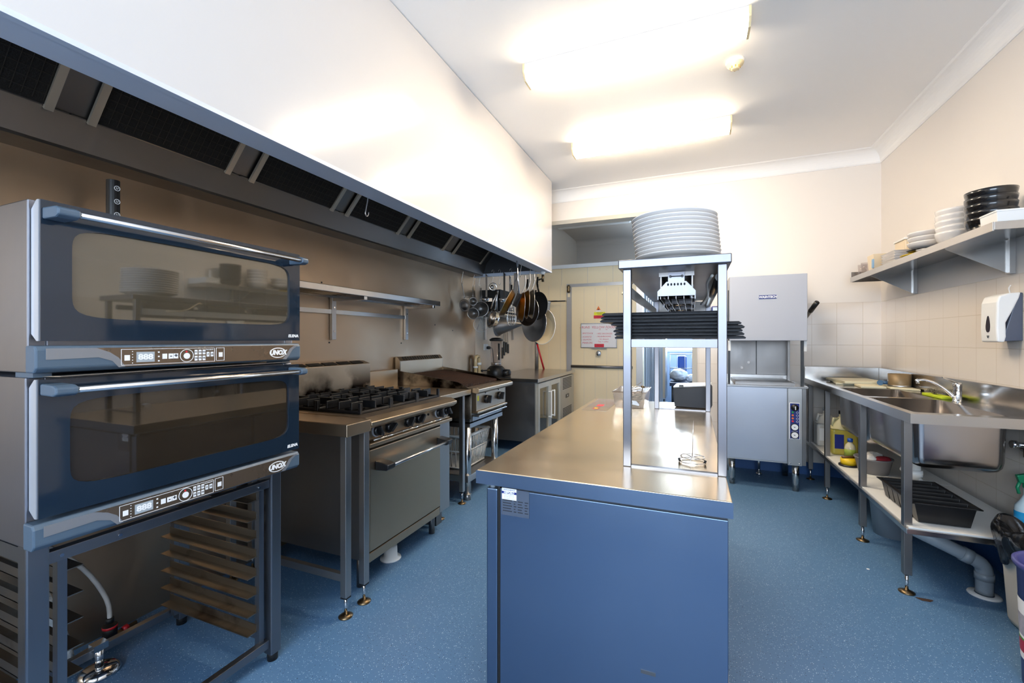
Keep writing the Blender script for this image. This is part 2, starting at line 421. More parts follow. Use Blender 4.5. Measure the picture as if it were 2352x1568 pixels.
# ------------------------------------------------------------------ room shell
struct(B(-2.5, 1.7, -2.5, 9.7, -.06, 0).build('floor', M['floor'], off=(0, 0, 0)))
struct(B(-2.5, 1.7, -2.5, 5.1, 3.04, 3.12).build('ceiling', M['ceil']))
struct(B(-2.5, -2.4, -2.5, 9.7, 0, 3.55).build('wall_left', M['creamwall']))
struct(B(1.6, 1.7, -2.5, 5.1, 0, 3.04).build('wall_right', M['tile_r']))
struct(MB().xz([(.04, 0), (1.6, 0), (1.6, 3.04), (-2.4, 3.04), (-2.4, 2.7), (.04, 2.7)], 4.98, 5.1).build('wall_far', M['tile_f']))
nw = MB().box(-2.4, 1.6, -2.5, -2.4, 0, 1.05).box(-2.4, 1.6, -2.5, -2.4, 2.45, 3.04).box(-2.4, -1.5, -2.5, -2.4, 1.05, 2.45).box(1.3, 1.6, -2.5, -2.4, 1.05, 2.45)
struct(nw.build('wall_near', M['white']))
wn = MB()
for x in (-1.5, -.1, 1.26): wn.box(x, x + .04, -2.48, -2.42, 1.05, 2.45)
for z in (1.05, 2.41): wn.box(-1.5, 1.3, -2.48, -2.42, z, z + .04)
struct(wn.build('window_1', M['white']))
# opening trim
struct(MB().xz([(-2.4, 2.66), (.0, 2.66), (.0, 0), (.045, 0), (.045, 2.705), (-2.4, 2.705)], 4.965, 5.12).build('trim_1', mat('grey_door_trim', '#b9b5ab', .4, 0, .04)))
# cornice: concave cove
cove = [(0, 0), (.006, 0)] + [(.012 + .088 * (1 - math.cos(a)), .012 + .1 * math.sin(a)) for a in [i * PI / 16 for i in range(9)]] + [(.112, .118), (.112, .12), (0, .12)]
mb = MB(); mb.xz([(1.6 - x, 2.92 + z) for x, z in cove][::-1], -2.4, 4.98); struct(mb.build('trim_2', M['ceil']))
mb = MB(); mb.yz([(4.98 - x, 2.92 + z) for x, z in cove][::-1], -2.4, 1.6); struct(mb.build('trim_3', M['ceil']))
M['skirt'] = mat('coved_blue_vinyl', '#2d5890', .45)
for n, q in (('baseboard_right', B(1.592, 1.6, -2.4, 4.98, 0, .12)), ('baseboard_far', B(.1, 1.59, 4.972, 4.98, 0, .12))): struct(q.build(n, M['skirt']))
# stainless sheet lining the cooking wall
struct(B(-2.4, -2.392, -1.2, 4.63, .0, 2.1).build('trim_4', M['wallsteel'], off=(-2.4, 2, 0)))
mb = MB()
for y, z in ((2.3, 1.7), (3.5, 1.66), (3.75, 1.45), (2.37, 1.28), (4.1, 1.4), (3.2, 1.27)): mb.cyl((-2.393, y, z), (-2.389, y, z), .006, n=10)
struct(mb.build('trim_5', M['iron']))
# the room beyond the opening
struct(B(-2.4, 1.7, 5.1, 9.7, 3.5, 3.56).build('ceiling_rear', M['rearwall']))
struct(MB().box(-2.4, -.62, 9.6, 9.7, 0, 3.5).build('wall_rear_left', M['rearwall']))
rw = MB().box(-.62, 1.0, 9.6, 9.7, 0, 1.07).box(-.62, 1.0, 9.6, 9.7, 2.3, 3.5).box(.7, 1.0, 9.6, 9.7, 1.07, 2.3)
struct(rw.build('wall_rear', M['bluewall']))
struct(B(1.0, 1.1, 5.1, 9.7, 0, 3.5).build('wall_rear_right', M['bluewall']))
struct(B(-.72, 1.0, 7.3, 7.36, 2.3, 2.75).build('wall_added_light_header', M['rearwall']))  # added bulkhead, holds back rear-window daylight from the upper rear room
struct(B(-.74, -.70, 7.36, 9.6, 0, 2.75).build('wall_added_light_side', M['bluewall']))  # added side partition, confines rear-window daylight to the passage
rf = MB()
for x in (-.62, .02, .66): rf.box(x, x + .04, 9.58, 9.66, 1.07, 2.3)
for z in (1.05, 1.66, 2.26): rf.box(-.62, .7, 9.58, 9.66, z, z + .045)
struct(rf.build('window_2', M['white']))
mb = MB(); mb.yz([(9.6 - x, 3.38 + z) for x, z in cove][::-1], -2.4, 1.0); struct(mb.build('trim_6', M['rearwall']))
# cold-room: panelled box with a door
mb = MB().box(-2.4, -.72, 6.9, 8.6, 0, 2.5)
struct(mb.build('wall_coldroom', M['cream']))
mb = MB()
for x in (-2.36, -1.98, -1.55, -1.15, -.8): mb.box(x, x + .006, 6.896, 6.9, 2.19, 2.46)
for x in (-2.2, -2.0): mb.box(x, x + .004, 6.897, 6.9, 0, 2.19)
struct(mb.build('trim_7', M['creamwall']))
struct(MB().box(-2.4, -.72, 6.88, 6.9, 2.46, 2.52).build('trim_8', M['white']))
d = struct(B(-1.80, -.79, 6.86, 6.9, .06, 2.15).build('door_1', M['cream'], bev=.006))
mb = MB()
for x in (-1.6, -1.42, -1.24, -1.06): mb.box(x, x + .004, 6.858, 6.86, .1, 2.12)
mb.build('panel_groove', M['creamwall'], d)
MB().cyl((-1.8, 6.83, .875), (-.84, 6.83, .875), .022, n=12).build('kick_bar', M['darksteel'], d)
MB().lathe([(0, 0), (.012, 0), (.012, .03), (.042, .035), (.045, .05), (.03, .066), (0, .07)], (-1.355, 6.86, 1.085), (0, -1, 0), 20).build('knob', M['chrome'], d)
MB().box(-.9, -.865, 6.83, 6.86, 1.02, 1.16).cyl((-.882, 6.83, 1.1), (-.882, 6.815, 1.1), .012).build('latch', M['steel'], d)
struct(MB().box(-1.885, -1.80, 6.87, 6.9, .0, 2.2).box(-.79, -.70, 6.87, 6.9, 0, 2.2).box(-1.80, -.79, 6.87, 6.9, 2.15, 2.2).build('trim_9', mat('door_frame_aluminium', '#bdb8b4', .35, .6, .05)))

# ------------------------------------------------------------------ ceiling lights
def strip_light(y, label):
    t = thing('ceiling_light', label, 'ceiling light', (-.36, y, 3.04), 'fluorescent lights on the kitchen ceiling')
    x0, x1 = -.99, .285
    B(x0 + .012, x1 - .012, y - .084, y + .084, 3.0, 3.04).build('base_tray', M['white'], t)
    MB().yz([(y - .083, 3.0), (y - .083, 2.985), (y - .05, 2.95), (y + .05, 2.95), (y + .083, 2.985), (y + .083, 3.0)], x0 + .012, x1 - .012).build('diffuser', M['tube'], t)
    for a in (x0, x1 - .012):
        MB().yz([(y - .086, 3.04), (y - .086, 2.984), (y - .052, 2.947), (y + .052, 2.947), (y + .086, 2.984), (y + .086, 3.04)], a, a + .012).build('end_cap', M['cap'], t)
M['tube'] = emit('lit_fluorescent_diffuser', '#ffebcd', TUBE)
M['cap'] = mat('cream_end_cap', '#efdcae', .5)
strip_light(2.65, 'lit fluorescent ceiling light nearer to the camera, with the smoke alarm just behind it')
strip_light(3.85, 'lit fluorescent ceiling light farther away, beyond the smoke alarm')
t = thing('smoke_alarm', 'small round cream smoke alarm on the ceiling between the two lit lights', 'smoke alarm', (.247, 3.04, 3.04))
MB().lathe([(0, 0), (.052, 0), (.054, .012), (.05, .02)], (.247, 3.04, 3.04), (0, 0, -1), 28).build('base', M['white'], t)
MB().lathe([(.05, .018), (.047, .03), (.028, .038), (.026, .052), (.018, .056), (0, .056)], (.247, 3.04, 3.04), (0, 0, -1), 28).build('dome', M['cap'], t)
mb = MB()
for i in range(8):
    a = i * PI / 4; mb.box(.247 + .027*math.cos(a) - .003, .247 + .027*math.cos(a) + .003, 3.04 + .027*math.sin(a) - .003, 3.04 + .027*math.sin(a) + .003, 2.988, 3.0)
mb.build('vent_ring', mat('tan_grille', '#b98a3c', .5), t)
t = thing('batten_light', 'long unlit batten light on the ceiling of the room behind the kitchen', 'ceiling light', (-1.9, 8.0, 3.5))
B(-2.38, -1.0, 7.96, 8.06, 3.46, 3.5).build('base_tray', M['white'], t)
B(-2.36, -1.02, 7.955, 8.065, 3.40, 3.46).build('diffuser', M['plastic_w'], t, bev=.02)

# ------------------------------------------------------------------ extraction hood
hood = thing('extraction_hood', 'long white extraction hood with steel grease filters over the cooking line', 'extraction hood', (-1.9, 2.2, 2.04))
MB().box(-1.452, -1.43, -1.0, 4.60, 2.045, 3.036).box(-2.39, -1.452, 4.578, 4.6, 2.07, 3.036).box(-2.39, -1.452, -1.0, -.978, 2.07, 3.036).build('canopy', M['gloss'], hood)
MB().box(-1.452, -1.4285, -1.0, 4.598, 2.035, 2.05).box(-1.562, -1.43, -1.0, 4.598, 2.038, 2.048).box(-1.565, -1.555, -1, 4.598, 2.04, 2.075).build('lip', mat('satin_lip', '#dde2ee', .4, .15, .02), hood)
# inside lining behind the white front
MB().xz([(-1.556, 2.06), (-1.60, 2.75), (-2.39, 2.75), (-2.39, 2.74), (-1.612, 2.74), (-1.566, 2.06)], -.97, 4.57).build('lining', M['hoodsteel'], hood)
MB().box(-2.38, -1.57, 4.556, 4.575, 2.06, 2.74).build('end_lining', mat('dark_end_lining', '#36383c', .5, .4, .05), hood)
B(-2.37, -1.545, 4.552, 4.576, 2.03, 2.066).build('hanging_rail', mat('pale_blue_rail', '#c9d4e6', .4, .3), hood)
# gutter along the wall
MB().xz([(-2.392, 2.038), (-2.25, 2.038), (-2.25, 2.05), (-2.21, 2.165), (-2.225, 2.17), (-2.262, 2.056), (-2.392, 2.056)], -.97, 4.57).build('gutter', M['hoodsteel'], hood)
FA, FB = Vector((-2.2, 0, 2.165)), Vector((-1.76, 0, 2.67))
fd = (FB - FA); fn = Vector((fd.z, 0, -fd.x)).normalized()
def slope(y, a, b, w, thick, mb, off=0.):
    """a slab lying on the slope between fractions a and b, w wide from y"""
    p = FA + fd * a + fn * off; q = FA + fd * b + fn * off
    mb.prism([(p.x, y, p.z), (q.x, y, q.z), (q.x, y + w, q.z), (p.x, y + w, p.z)][::-1], fn * thick)
mb = MB(); slope(-.97, -.06, 1.25, 5.53, .004, mb, -.02); mb.build('filter_bank_panel', M['hoodsteel'], hood)
M['filt'] = mat('greasy_filter_mesh', '#17130f', .6, .35, .4, 60, .002, 220)
M['filtwire'] = mat('filter_wire', '#37322b', .5, .5)
M['filtframe'] = mat('filter_frame_aluminium', '#b8ab98', .4, .7, .08)
for y0, y1 in ((-.86, -.38), (-.27, .16), (.27, .842), (.95, 1.514), (1.628, 2.213), (2.331, 2.907), (3.036, 3.595), (3.775, 4.40)):
    if y1 < 0: continue
    mb = MB(); slope(y0, .0, 1.02, y1 - y0, .008, mb, -.008)
    f = mb.build('grease_filter', M['filt'], hood)
    mb = MB()
    for i in range(1, 18): slope(y0 + .02, i / 18, i / 18 + .003, y1 - y0 - .04, .002, mb, 0)
    k = int((y1 - y0) / .028)
    for i in range(1, k): slope(y0 + (y1 - y0) * i / k, .02, 1, .0018, .002, mb, 0)
    mb.build('wire_grid', M['filtwire'], f)
    for ye in (y0 - .004, y1 - .022):
        mb = MB(); slope(ye, -.02, 1.02, .026, .014, mb, -.004); mb.build('frame_bar', M['filtframe'], f)
    mb = MB(); slope(y0 - .05, -.07, -.005, y1 - y0 + .1, .005, mb, -.012); mb.build('retaining_strip', M['hoodsteel'], f)
# drain cock under the front corner
t = thing('drain_valve', 'small brass drain valve under the near front corner of the white hood', 'valve', (-1.5, 4.5, 2.035))
MB().lathe([(0, 0), (.026, 0), (.028, .012), (.018, .02), (.018, .03), (0, .03)], (-1.5, 4.5, 2.038), (0, 0, -1), 16).build('collar', M['plastic_w'], t)
MB().cyl((-1.5, 4.5, 2.01), (-1.5, 4.5, 1.93), .014, n=12).build('body', M['brass'], t)
MB().cyl((-1.5, 4.5, 1.965), (-1.545, 4.5, 1.955), .007, n=8).ball((-1.545, 4.5, 1.955), .011, 8).build('handle', M['iron'], t)

def s_hook(p, label, h=.1, top=.028, rx=(1, 0, 0), r=.0022, m=None):
    """steel S-hook: p = lowest point of the upper bend where it sits on the lip"""
    p = Vector(p); u = Vector(rx)
    pts = [p + u * (-.012) + Vector((0, 0, top - .01)), p + u * (-.010) + Vector((0, 0, top)), p + u * 0 + Vector((0, 0, top + .012)), p + u * .012 + Vector((0, 0, top)),
           p + u * .008 + Vector((0, 0, -.02)), p + u * (-.008) + Vector((0, 0, -h + .035)), p + u * (-.012) + Vector((0, 0, -h + .012)),
           p + u * (-.002) + Vector((0, 0, -h)), p + u * .009 + Vector((0, 0, -h + .01)), p + u * .012 + Vector((0, 0, -h + .024))]
    o = MB().tube(pts, r, 6).build('hanging_hook', m or M['steel'])
    return tag(o, label, 'hook', 's-hooks on the hood')
s_hook((-1.56, 1.80, 2.06), 'lone empty s-hook dangling below the hood front, above the pipe shelf', .12, rx=(0, 1, 0), r=.003)

# ------------------------------------------------------------------ ovens
def panel_ring(mb, y0, y1, z0, z1, cy, cz, a, b, x0, x1, p=8.5, n=180):
    """rectangular plate in the YZ plane with a bulging rounded window cut out"""
    ang = sorted(set([2*PI*i/n for i in range(n)] + [math.atan2(z - cz, y - cy) % (2*PI) for y in (y0, y1) for z in (z0, z1)]))
    I, O = [], []
    for t in ang:
        c, s = math.cos(t), math.sin(t)
        k = (abs(c / a) ** p + abs(s / b) ** p) ** (-1 / p); I.append((cy + c * k, cz + s * k))
        q = min(((y1 - cy) / c if c > 1e-9 else (y0 - cy) / c if c < -1e-9 else 9e9), ((z1 - cz) / s if s > 1e-9 else (z0 - cz) / s if s < -1e-9 else 9e9))
        O.append((cy + c * q, cz + s * q))
    m = len(ang); vs = []
    for x in (x0, x1):
        vs += [(x, *q) for q in I] + [(x, *q) for q in O]
    fs = []
    for i in range(m):
        j = (i + 1) % m
        fs += [(2*m + i, 3*m + i, 3*m + j, 2*m + j), (i, j, m + j, m + i), (m + i, m + j, 3*m + j, 3*m + i), (i, 2*m + i, 2*m + j, j)]
    mb.add(vs, fs); return I

def oven(y0, z0, h, zb, label, upper):
    """z0: bottom of the control panel, zb: bottom of the door, h: top of the casing"""
    y1 = y0 + .785; xf = -1.545
    t = thing('convection_oven', label, 'oven', (-1.9, (y0 + y1) / 2, z0), 'stacked convection ovens')
    zc = zb - .012
    mb = MB().box(-2.27, xf, y0, y0 + .035, z0, h).box(-2.27, xf, y1 - .035, y1, z0, h).box(-2.27, xf, y0 + .035, y1 - .035, h - .03, h)
    mb.box(-2.27, xf, y0 + .035, y1 - .035, z0, zb + .03).box(-2.27, -2.2, y0 + .035, y1 - .035, zb + .03, h - .03)
    mb.build('casing', M['ovenside'], t, bev=.003)
    cav = MB().box(-2.2, xf + .005, y0 + .036, y0 + .04, zb + .03, h - .03).box(-2.2, xf + .005, y1 - .04, y1 - .036, zb + .03, h - .03)
    cav.box(-2.2, xf, y0 + .04, y1 - .04, zb + .03, zb + .034).box(-2.2, xf, y0 + .04, y1 - .04, h - .034, h - .03).box(-2.198, -2.19, y0 + .04, y1 - .04, zb + .034, h - .034)
    cav.build('cavity', M['cavity'], t)
    if upper:
        mb = MB()
        for r in (.03, .045, .06, .075, .09): mb.tube([(-2.1, .79 + r * math.cos(a), 1.44 + r * math.sin(a)) for a in [2*PI*i/28 for i in range(28)]], .0016, 5, True)
        for i in range(8):
            a = i * PI / 4; mb.tube([(-2.1, .79 + .02*math.cos(a), 1.44 + .02*math.sin(a)), (-2.1, .79 + .092*math.cos(a), 1.44 + .092*math.sin(a))], .0016, 5)
        mb.build('fan_guard', M['steel'], t)
        MB().cyl((-2.19, .79, 1.44), (-2.12, .79, 1.44), .07, n=24).build('fan', M['iron'], t)
    mb = MB()
    for yy in (y0 + .06, y1 - .06):
        for xx in (-1.62, -1.78, -2.0): mb.tube([(xx, yy, zb + .04), (xx, yy, h - .04)], .004, 6)
        for k in range(3): mb.tube([(-1.6, yy, zb + .09 + .085 * k), (-2.1, yy, zb + .09 + .085 * k)], .004, 6)
    mb.build('tray_support', M['chrome'], t)
    # door
    dz1 = h - .004
    mb = MB(); cy, cz = (y0 + y1) / 2 + .008, (zb + dz1) / 2 + .002
    panel_ring(mb, y0 + .008, y1 - .002, zb, dz1, cy, cz, .333, (dz1 - zb) / 2 - .058, -1.506, -1.5)
    d = mb.build('door', M['doorglass'], t)
    mb = MB(); panel_ring(mb, y0 + .02, y1 - .02, zb + .012, dz1 - .012, cy, cz, .345, (dz1 - zb) / 2 - .05, -1.54, -1.53); mb.build('inner_frame', M['darksteel'], d)
    MB().box(-1.5095, -1.5065, cy - .345, cy + .345, cz - (dz1 - zb) / 2 + .048, cz + (dz1 - zb) / 2 - .048).build('window', M['ovenglass'] if upper else M['ovenglass2'], d)
    MB().xz([(-1.542, zb + .018), (-1.516, zb), (-1.507, zb), (-1.507, dz1), (-1.516, dz1), (-1.542, dz1 - .022)], y0 + .006, y0 + .012).build('edge_strip', M['edge'], d)
    hz = dz1 - (.036 if upper else .026)
    hb = MB().cyl((-1.435, y0 + .03, hz), (-1.435, y1 - .055, hz), .0085, n=16).build('handle', M['handle'], d)
    for s, yy in ((0, y0 + .01), (1, y1 - .055)):
        MB().prism([(-1.5, yy, hz - .013), (-1.44, yy, hz - .014), (-1.424, yy, hz - .008), (-1.424, yy, hz + .008), (-1.44, yy, hz + .014), (-1.5, yy, hz + .016)], (0, .045 if s == 0 else .03, 0)).build('handle_mount', M['bluegrey'], hb, bev=.004)
    text('lettering', 'ELENA', M['whiteprint'], (-1.4995, y1 - .034, zb + .018), size=.0155, parent=d, bold=.0006, shear=.18, sx=1.05, **FX)
    # control panel
    zt = zb - .012
    prof = [(-1.545, zt), (-1.502, zt), (-1.494, zt - .012), (-1.494, z0 + .012), (-1.506, z0), (-1.545, z0)]
    p = MB().xz(prof, y0 - .004, y1 - .004).build('control_panel', M['bluegrey'], t, bev=.004)
    zm = (zt + z0) / 2 - .001; hh = (zt - z0) / 2 - .006
    sw = mat('satin_sweep', '#8b8d92', .4, .4) if upper else bpy.data.materials['satin_sweep']
    # bronze fascia with sweeping ends
    L_ = y0 + .115; R_ = y1 - .045
    sweep = [(L_, zm + hh), (L_ + .03, zm + hh * .55), (L_ + .05, zm + hh * .0), (L_ + .065, zm - hh * .9)]
    pts = [(q[0], q[1]) for q in sweep] + [(R_ - .045, zm - hh * .9), (R_ - .025, zm - hh * .2), (R_ - .012, zm + hh * .5), (R_ + .012, zm + hh)]
    MB().yz(pts[::1], -1.4942, -1.4932).build('fascia', M['fascia'], p)
    MB().yz([(L_ - .1, zm + hh), (L_, zm + hh), (L_ + .03, zm + hh * .55), (L_ + .05, zm + hh * .0), (L_ + .065, zm - hh * .9), (L_ + .05, zm - hh * .95), (L_ + .035, zm - hh * .3), (L_ + .005, zm + hh * .1), (L_ - .1, zm)], -1.494, -1.4928).build('sweep', sw, p)
    MB().yz([(R_ - .045, zm - hh * .9), (R_ - .025, zm - hh * .2), (R_ - .012, zm + hh * .5), (R_ + .012, zm + hh), (R_ + .03, zm + hh), (R_ + .002, zm + hh * .4), (R_ - .014, zm - hh * .4), (R_ - .028, zm - hh * .95)], -1.494, -1.4928).build('sweep', sw, p)
    # keypad, left to right: outline, key, display, keys, dial, programme keys
    X = -1.4931; q = hh / .024
    def rr(mb, ya, yb, za, zb_, th=.0006, x=X): mb.box(x, x + th, ya, yb, za, zb_)
    ol = MB(); ya, yb = L_ + .055, L_ + .315; zu, zl = zm + .019 * q, zm - .019 * q
    ol.box(X, X + .0006, ya, yb, zu, zu + .0012).box(X, X + .0006, ya, yb, zl, zl + .0012).box(X, X + .0006, ya, ya + .0012, zl, zu).box(X, X + .0006, yb, yb + .0012, zl, zu)
    ya2 = yb + .006; ol.box(X, X + .0006, ya2, ya2 + .028, zu, zu + .0012).box(X, X + .0006, ya2, ya2 + .028, zl + .002, zl + .0032).box(X, X + .0006, ya2, ya2 + .0012, zl + .002, zu).box(X, X + .0006, ya2 + .027, ya2 + .0282, zl + .002, zu)
    ol.build('keypad_outline', M['whiteprint'], p)
    ky = [(.064, 0), (.158, 0), (.176, 0), (.19, 0)]
    for dy, dz in [(.063, -.001), (.159, 0), (.176, 0), (.19, 0)] + [(.252 + .0125 * i, .0085 - .0165 * j) for i in range(3) for j in range(2)] + [(.29, .002), (.303, .002), (ya2 - L_ + .009, 0)]:
        w_ = .0055 if dy > .24 and dy < .318 else .0075
        kk = MB(); rr(kk, L_ + dy, L_ + dy + w_ * 2 - .002, zm + dz * q - .0066 * q, zm + dz * q + .0066 * q); kk.build('key', M['whiteprint'], p)
    for i in range(6):
        text('lettering', 'P%d' % (i + 1), M['ink'], (X + .0007, L_ + .2565 + .0125 * (i % 3), zm + (.0085 if i < 3 else -.008) * q), size=.0075, parent=p, **FX)
    for s_, dy in (('P', .2945), ('M', .3075)): text('lettering', s_, M['ink'], (X + .0007, L_ + dy, zm + .002), size=.008, parent=p, **FX)
    for s_, dy in (('-', .1825), ('+', .1965)): text('lettering', s_, M['ink'], (X + .0007, L_ + dy, zm + .001), size=.016, parent=p, bold=.0005, **FX)
    text('lettering', 'PROGRAM', M['whiteprint'], (X, L_ + .300, zm + .0145 * q), size=.0052, parent=p, **FX)
    dsp = MB().box(X, X + .0008, L_ + .092, L_ + .138, zm - .0125 * q, zm + .0125 * q).build('display', mat('display_grey', '#aab2b8', .25) if upper else bpy.data.materials['display_grey'], p)
    text('digits', '888', M['whiteprint'], (X + .0009, L_ + .115, zm - .0005), size=.022, parent=dsp, bold=.0008, sx=1.15, **FX)
    MB().lathe([(.019, 0), (.0205, 0), (.0205, .001), (.019, .001)], (X, L_ + .2285, zm), (1, 0, 0), 28, False, up=(0, 0, 1)).build('dial_ring', M['whiteprint'], p)
    MB().cyl((X, L_ + .2285, zm - .001), (X + .0012, L_ + .2285, zm - .001), .0095, n=24).build('start_button', M['whiteprint'], p)
    MB().cyl((X, L_ + .2275, zm + .0125), (X + .0008, L_ + .2275, zm + .0125), .0028, n=12).build('indicator', M['redsticker'], p)
    mb = MB()
    for k in range(5): mb.box(X, X + .0006, L_ + .081, L_ + .0835, zm + (.014 - .007 * k) * q - .001, zm + (.014 - .007 * k) * q + .001)
    for k in range(3): mb.box(X, X + .0006, L_ + .147, L_ + .1515, zm + (.011 - .011 * k) * q - .002, zm + (.011 - .011 * k) * q + .002)
    mb.build('symbols', M['whiteprint'], p)
    ly = R_ - .065
    MB().lathe([(0, 0), (.036, 0), (.036, .001), (0, .001)], (X - .0004, ly, zm), (1, 0, 0), 32, False, squash=.55, up=(0, 1, 0)).build('logo_plate', M['whiteprint'], p)
    MB().lathe([(0, 0), (.033, 0), (.033, .001), (0, .001)], (X, ly, zm), (1, 0, 0), 32, False, squash=.5, up=(0, 1, 0)).build('logo_inner', M['fascia'], p)
    text('lettering', 'UNOX', M['whiteprint'], (X + .0012, ly, zm), size=.024, parent=p, bold=.0014, shear=.15, ext=.0005, **FX)
    return t
M['ovenside'] = steel('oven_side_steel', '#9498a4', .33, (1, 1, 18), smudge=.35, coln=.03)
M['cavity'] = mat('oven_cavity', '#7d6f5f', .35, .8, .25, 8)
M['ovenglass'] = glass('oven_window', '#a4977c', .15, .03, '#9c8f78', .25)
M['ovenglass2'] = glass('oven_window_sooty', '#3f382c', .09, .03, '#4e4336', .45)
M['edge'] = mat('silver_door_edge', '#c6cad2', .35, .5, .03)
M['handle'] = mat('satin_oven_handle', '#d8d2cc', .22, 1, .03)
M['fascia'] = mat('bronze_fascia', '#7e6d5c', .28, .7, .06, 14)
oven(.545, 1.216, 1.655, 1.297, 'upper of two stacked convection ovens, clear window showing a round fan', True)
oven(.541, .775, 1.204, .853, 'lower of two stacked convection ovens, sooty dark window, resting on the stand', False)
t = thing('stacking_bracket', 'thin dark spacer frame with bent sheet between the two stacked ovens', 'bracket', (-1.9, .93, 1.204))
for a in ((-1.62, -1.53, .55, .585), (-1.62, -1.53, 1.27, 1.305), (-2.25, -2.1, .55, .585), (-2.25, -2.1, 1.27, 1.305)): B(*a, 1.204, 1.216).build('corner_foot', M['bluegrey'], t)
MB().prism([(-1.56, .56, 1.2045), (-1.475, .58, 1.2065), (-1.475, 1.3, 1.2115), (-1.56, 1.3, 1.2045)], (0, 0, .0018)).build('drip_sheet', M['steel'], t)
# dark chimney-like tube on the upper oven
t = thing('vent_pipe', 'black upright vent pipe with round white logos rising behind the upper oven', 'pipe', (-2.24, 1.05, 1.655))
MB().xy([(-2.24 + .025*math.cos(a), 1.045 + .022*math.sin(a)) for a in [2*PI*i/20 for i in range(20)]], 1.655, 1.965).build('tube', M['black'], t)
for z in (1.93, 1.875, 1.82):
    MB().lathe([(.0085, 0), (.0105, 0), (.0105, .001), (.0085, .001)], (-2.2145, 1.047, z), (1, 0, 0), 20, False).build('logo_ring', M['whiteprint'], t)
    text('lettering', 'U', M['whiteprint'], (-2.214, 1.047, z), size=.012, parent=t, **FX)

# ------------------------------------------------------------------ oven stand with tray runners
t = thing('oven_stand', 'grey steel stand with tray runners carrying the two ovens', 'stand', (-1.88, .92, 0))
for x in (-1.605, -2.19):
    for y in (.548, 1.245):
        MB().box(x, x + .045, y, y + .045, .03, .775).build('leg', M['standsteel'], t, bev=.004)
        MB().cyl((x + .0225, y + .0225, 0), (x + .0225, y + .0225, .045), .02, n=14).build('foot', M['rubber'], t)
for x in (-1.6, -2.185):
    for z, n in ((.705, 'top_rail'), (.06, 'bottom_rail')):
        MB().box(x, x + .028, .593, 1.245, z, z + .032).build(n, M['standsteel'], t, bev=.002)
for y in (.555, 1.262): MB().box(-2.145, -1.605, y, y + .02, .72, .76).build('side_rail', M['standsteel'], t)
MB().box(-2.145, -1.605, 1.262, 1.277, .06, .09).build('side_rail', M['standsteel'], t)
MB().box(-2.145, -1.605, .556, .572, .06, .09).build('side_rail', M['standsteel'], t)
for y, s in ((.618, 1), (1.212, -1)):
    for x in (-1.612, -2.15):
        MB().box(x, x + .025, y, y + .02, .075, .72).build('rack_upright', M['standsteel'], t)
    for k in range(8):
        z = .66 - .0745 * k
        ya = y + .02 if s > 0 else y
        MB().box(-2.15, -1.60, min(ya, ya + s * .003), max(ya, ya + s * .003), z, z + .03).box(-2.15, -1.60, min(ya, ya + s * .04), max(ya, ya + s * .04), z, z + .003).build('tray_runner', M['runner'] if 'runner' in M else M.setdefault('runner', steel('worn_runner_steel', '#8d8478', .34, (30, 1, 1), stain=('#3a2415', 5, .6))), t)
for y in (.62, .75, 1.2):
    MB().cyl((-1.571, y, .72), (-1.568, y, .72), .005, n=10).build('bolt', M['chrome'], t)

# ------------------------------------------------------------------ hose and tap behind the stand
t = thing('water_hose', 'clear water hose with black and red coupling and brass tap behind the oven stand', 'hose', (-2.3, .95, 0))
MB().tube([(-2.33, .72, .62), (-2.33, .85, .52), (-2.32, .98, .36), (-2.30, 1.05, .2), (-2.285, 1.055, .1)], .009, 8).build('hose', mat('milky_hose', '#b9b6b2', .3), t)
MB().tube([(-2.32, 1.0, .66), (-2.33, 1.2, .63), (-2.34, 1.45, .64), (-2.34, 1.52, .55), (-2.34, 1.50, .42)], .008, 8).build('hose', bpy.data.materials['milky_hose'], t)
MB().cyl((-2.285, 1.055, .1), (-2.285, 1.055, .12), .014).cyl((-2.285, 1.055, .045), (-2.285, 1.055, .09), .025).build('coupling', M['rubber'], t)
MB().cyl((-2.285, 1.055, .078), (-2.285, 1.055, .088), .026).cyl((-2.285, 1.10, .04), (-2.285, 1.12, .045), .014).cyl((-2.28, .99, .03), (-2.28, 1.0, .034), .012).build('red_band', M['red'], t)
MB().cyl((-2.285, .95, .025), (-2.285, 1.15, .045), .01).cyl((-2.285, 1.055, .012), (-2.285, 1.055, .05), .02).build('tap', M['brass'], t)
t = thing('floor_valve', 'chrome floor valve standing on a domed chrome plate under the oven stand', 'valve', (-2.22, .95, 0))
MB().lathe([(0, 0), (.065, 0), (.068, .008), (.05, .022), (.02, .026), (0, .026)], (-2.14, .955, 0), n=28).build('floor_plate', M['chrome'], t)
MB().cyl((-2.14, .955, .02), (-2.14, .955, .1), .014).box(-2.16, -2.12, .93, .975, .095, .12).build('valve_body', M['chrome'], t)
t = tag(MB().tube([(-2.255, .77, .74), (-2.255, .775, .6), (-2.255, .80, .47), (-2.255, .85, .28), (-2.255, .895, .12), (-2.25, .905, .022)], .022, 12).build('drain_hose', mat('ribbed_hose', '#b8c0c6', .5, 0, .5, 30, .004, 120)), 'ribbed grey drain hose curling down behind the left tray rack', 'hose')
t = thing('floor_drain', 'small round white drain cap on the blue floor beside the oven stand', 'drain', (-1.62, .96, 0))
MB().lathe([(0, .001), (.052, .001), (.05, .022), (.045, .026), (.03, .022), (0, .022)], (-1.60, .885, 0), n=28).build('cap', M['plastic_w'], t)
MB().cyl((-1.60, .885, .022), (-1.60, .885, .024), .018, n=16).build('stain', mat('grey_stain', '#8f8f90', .6), t)

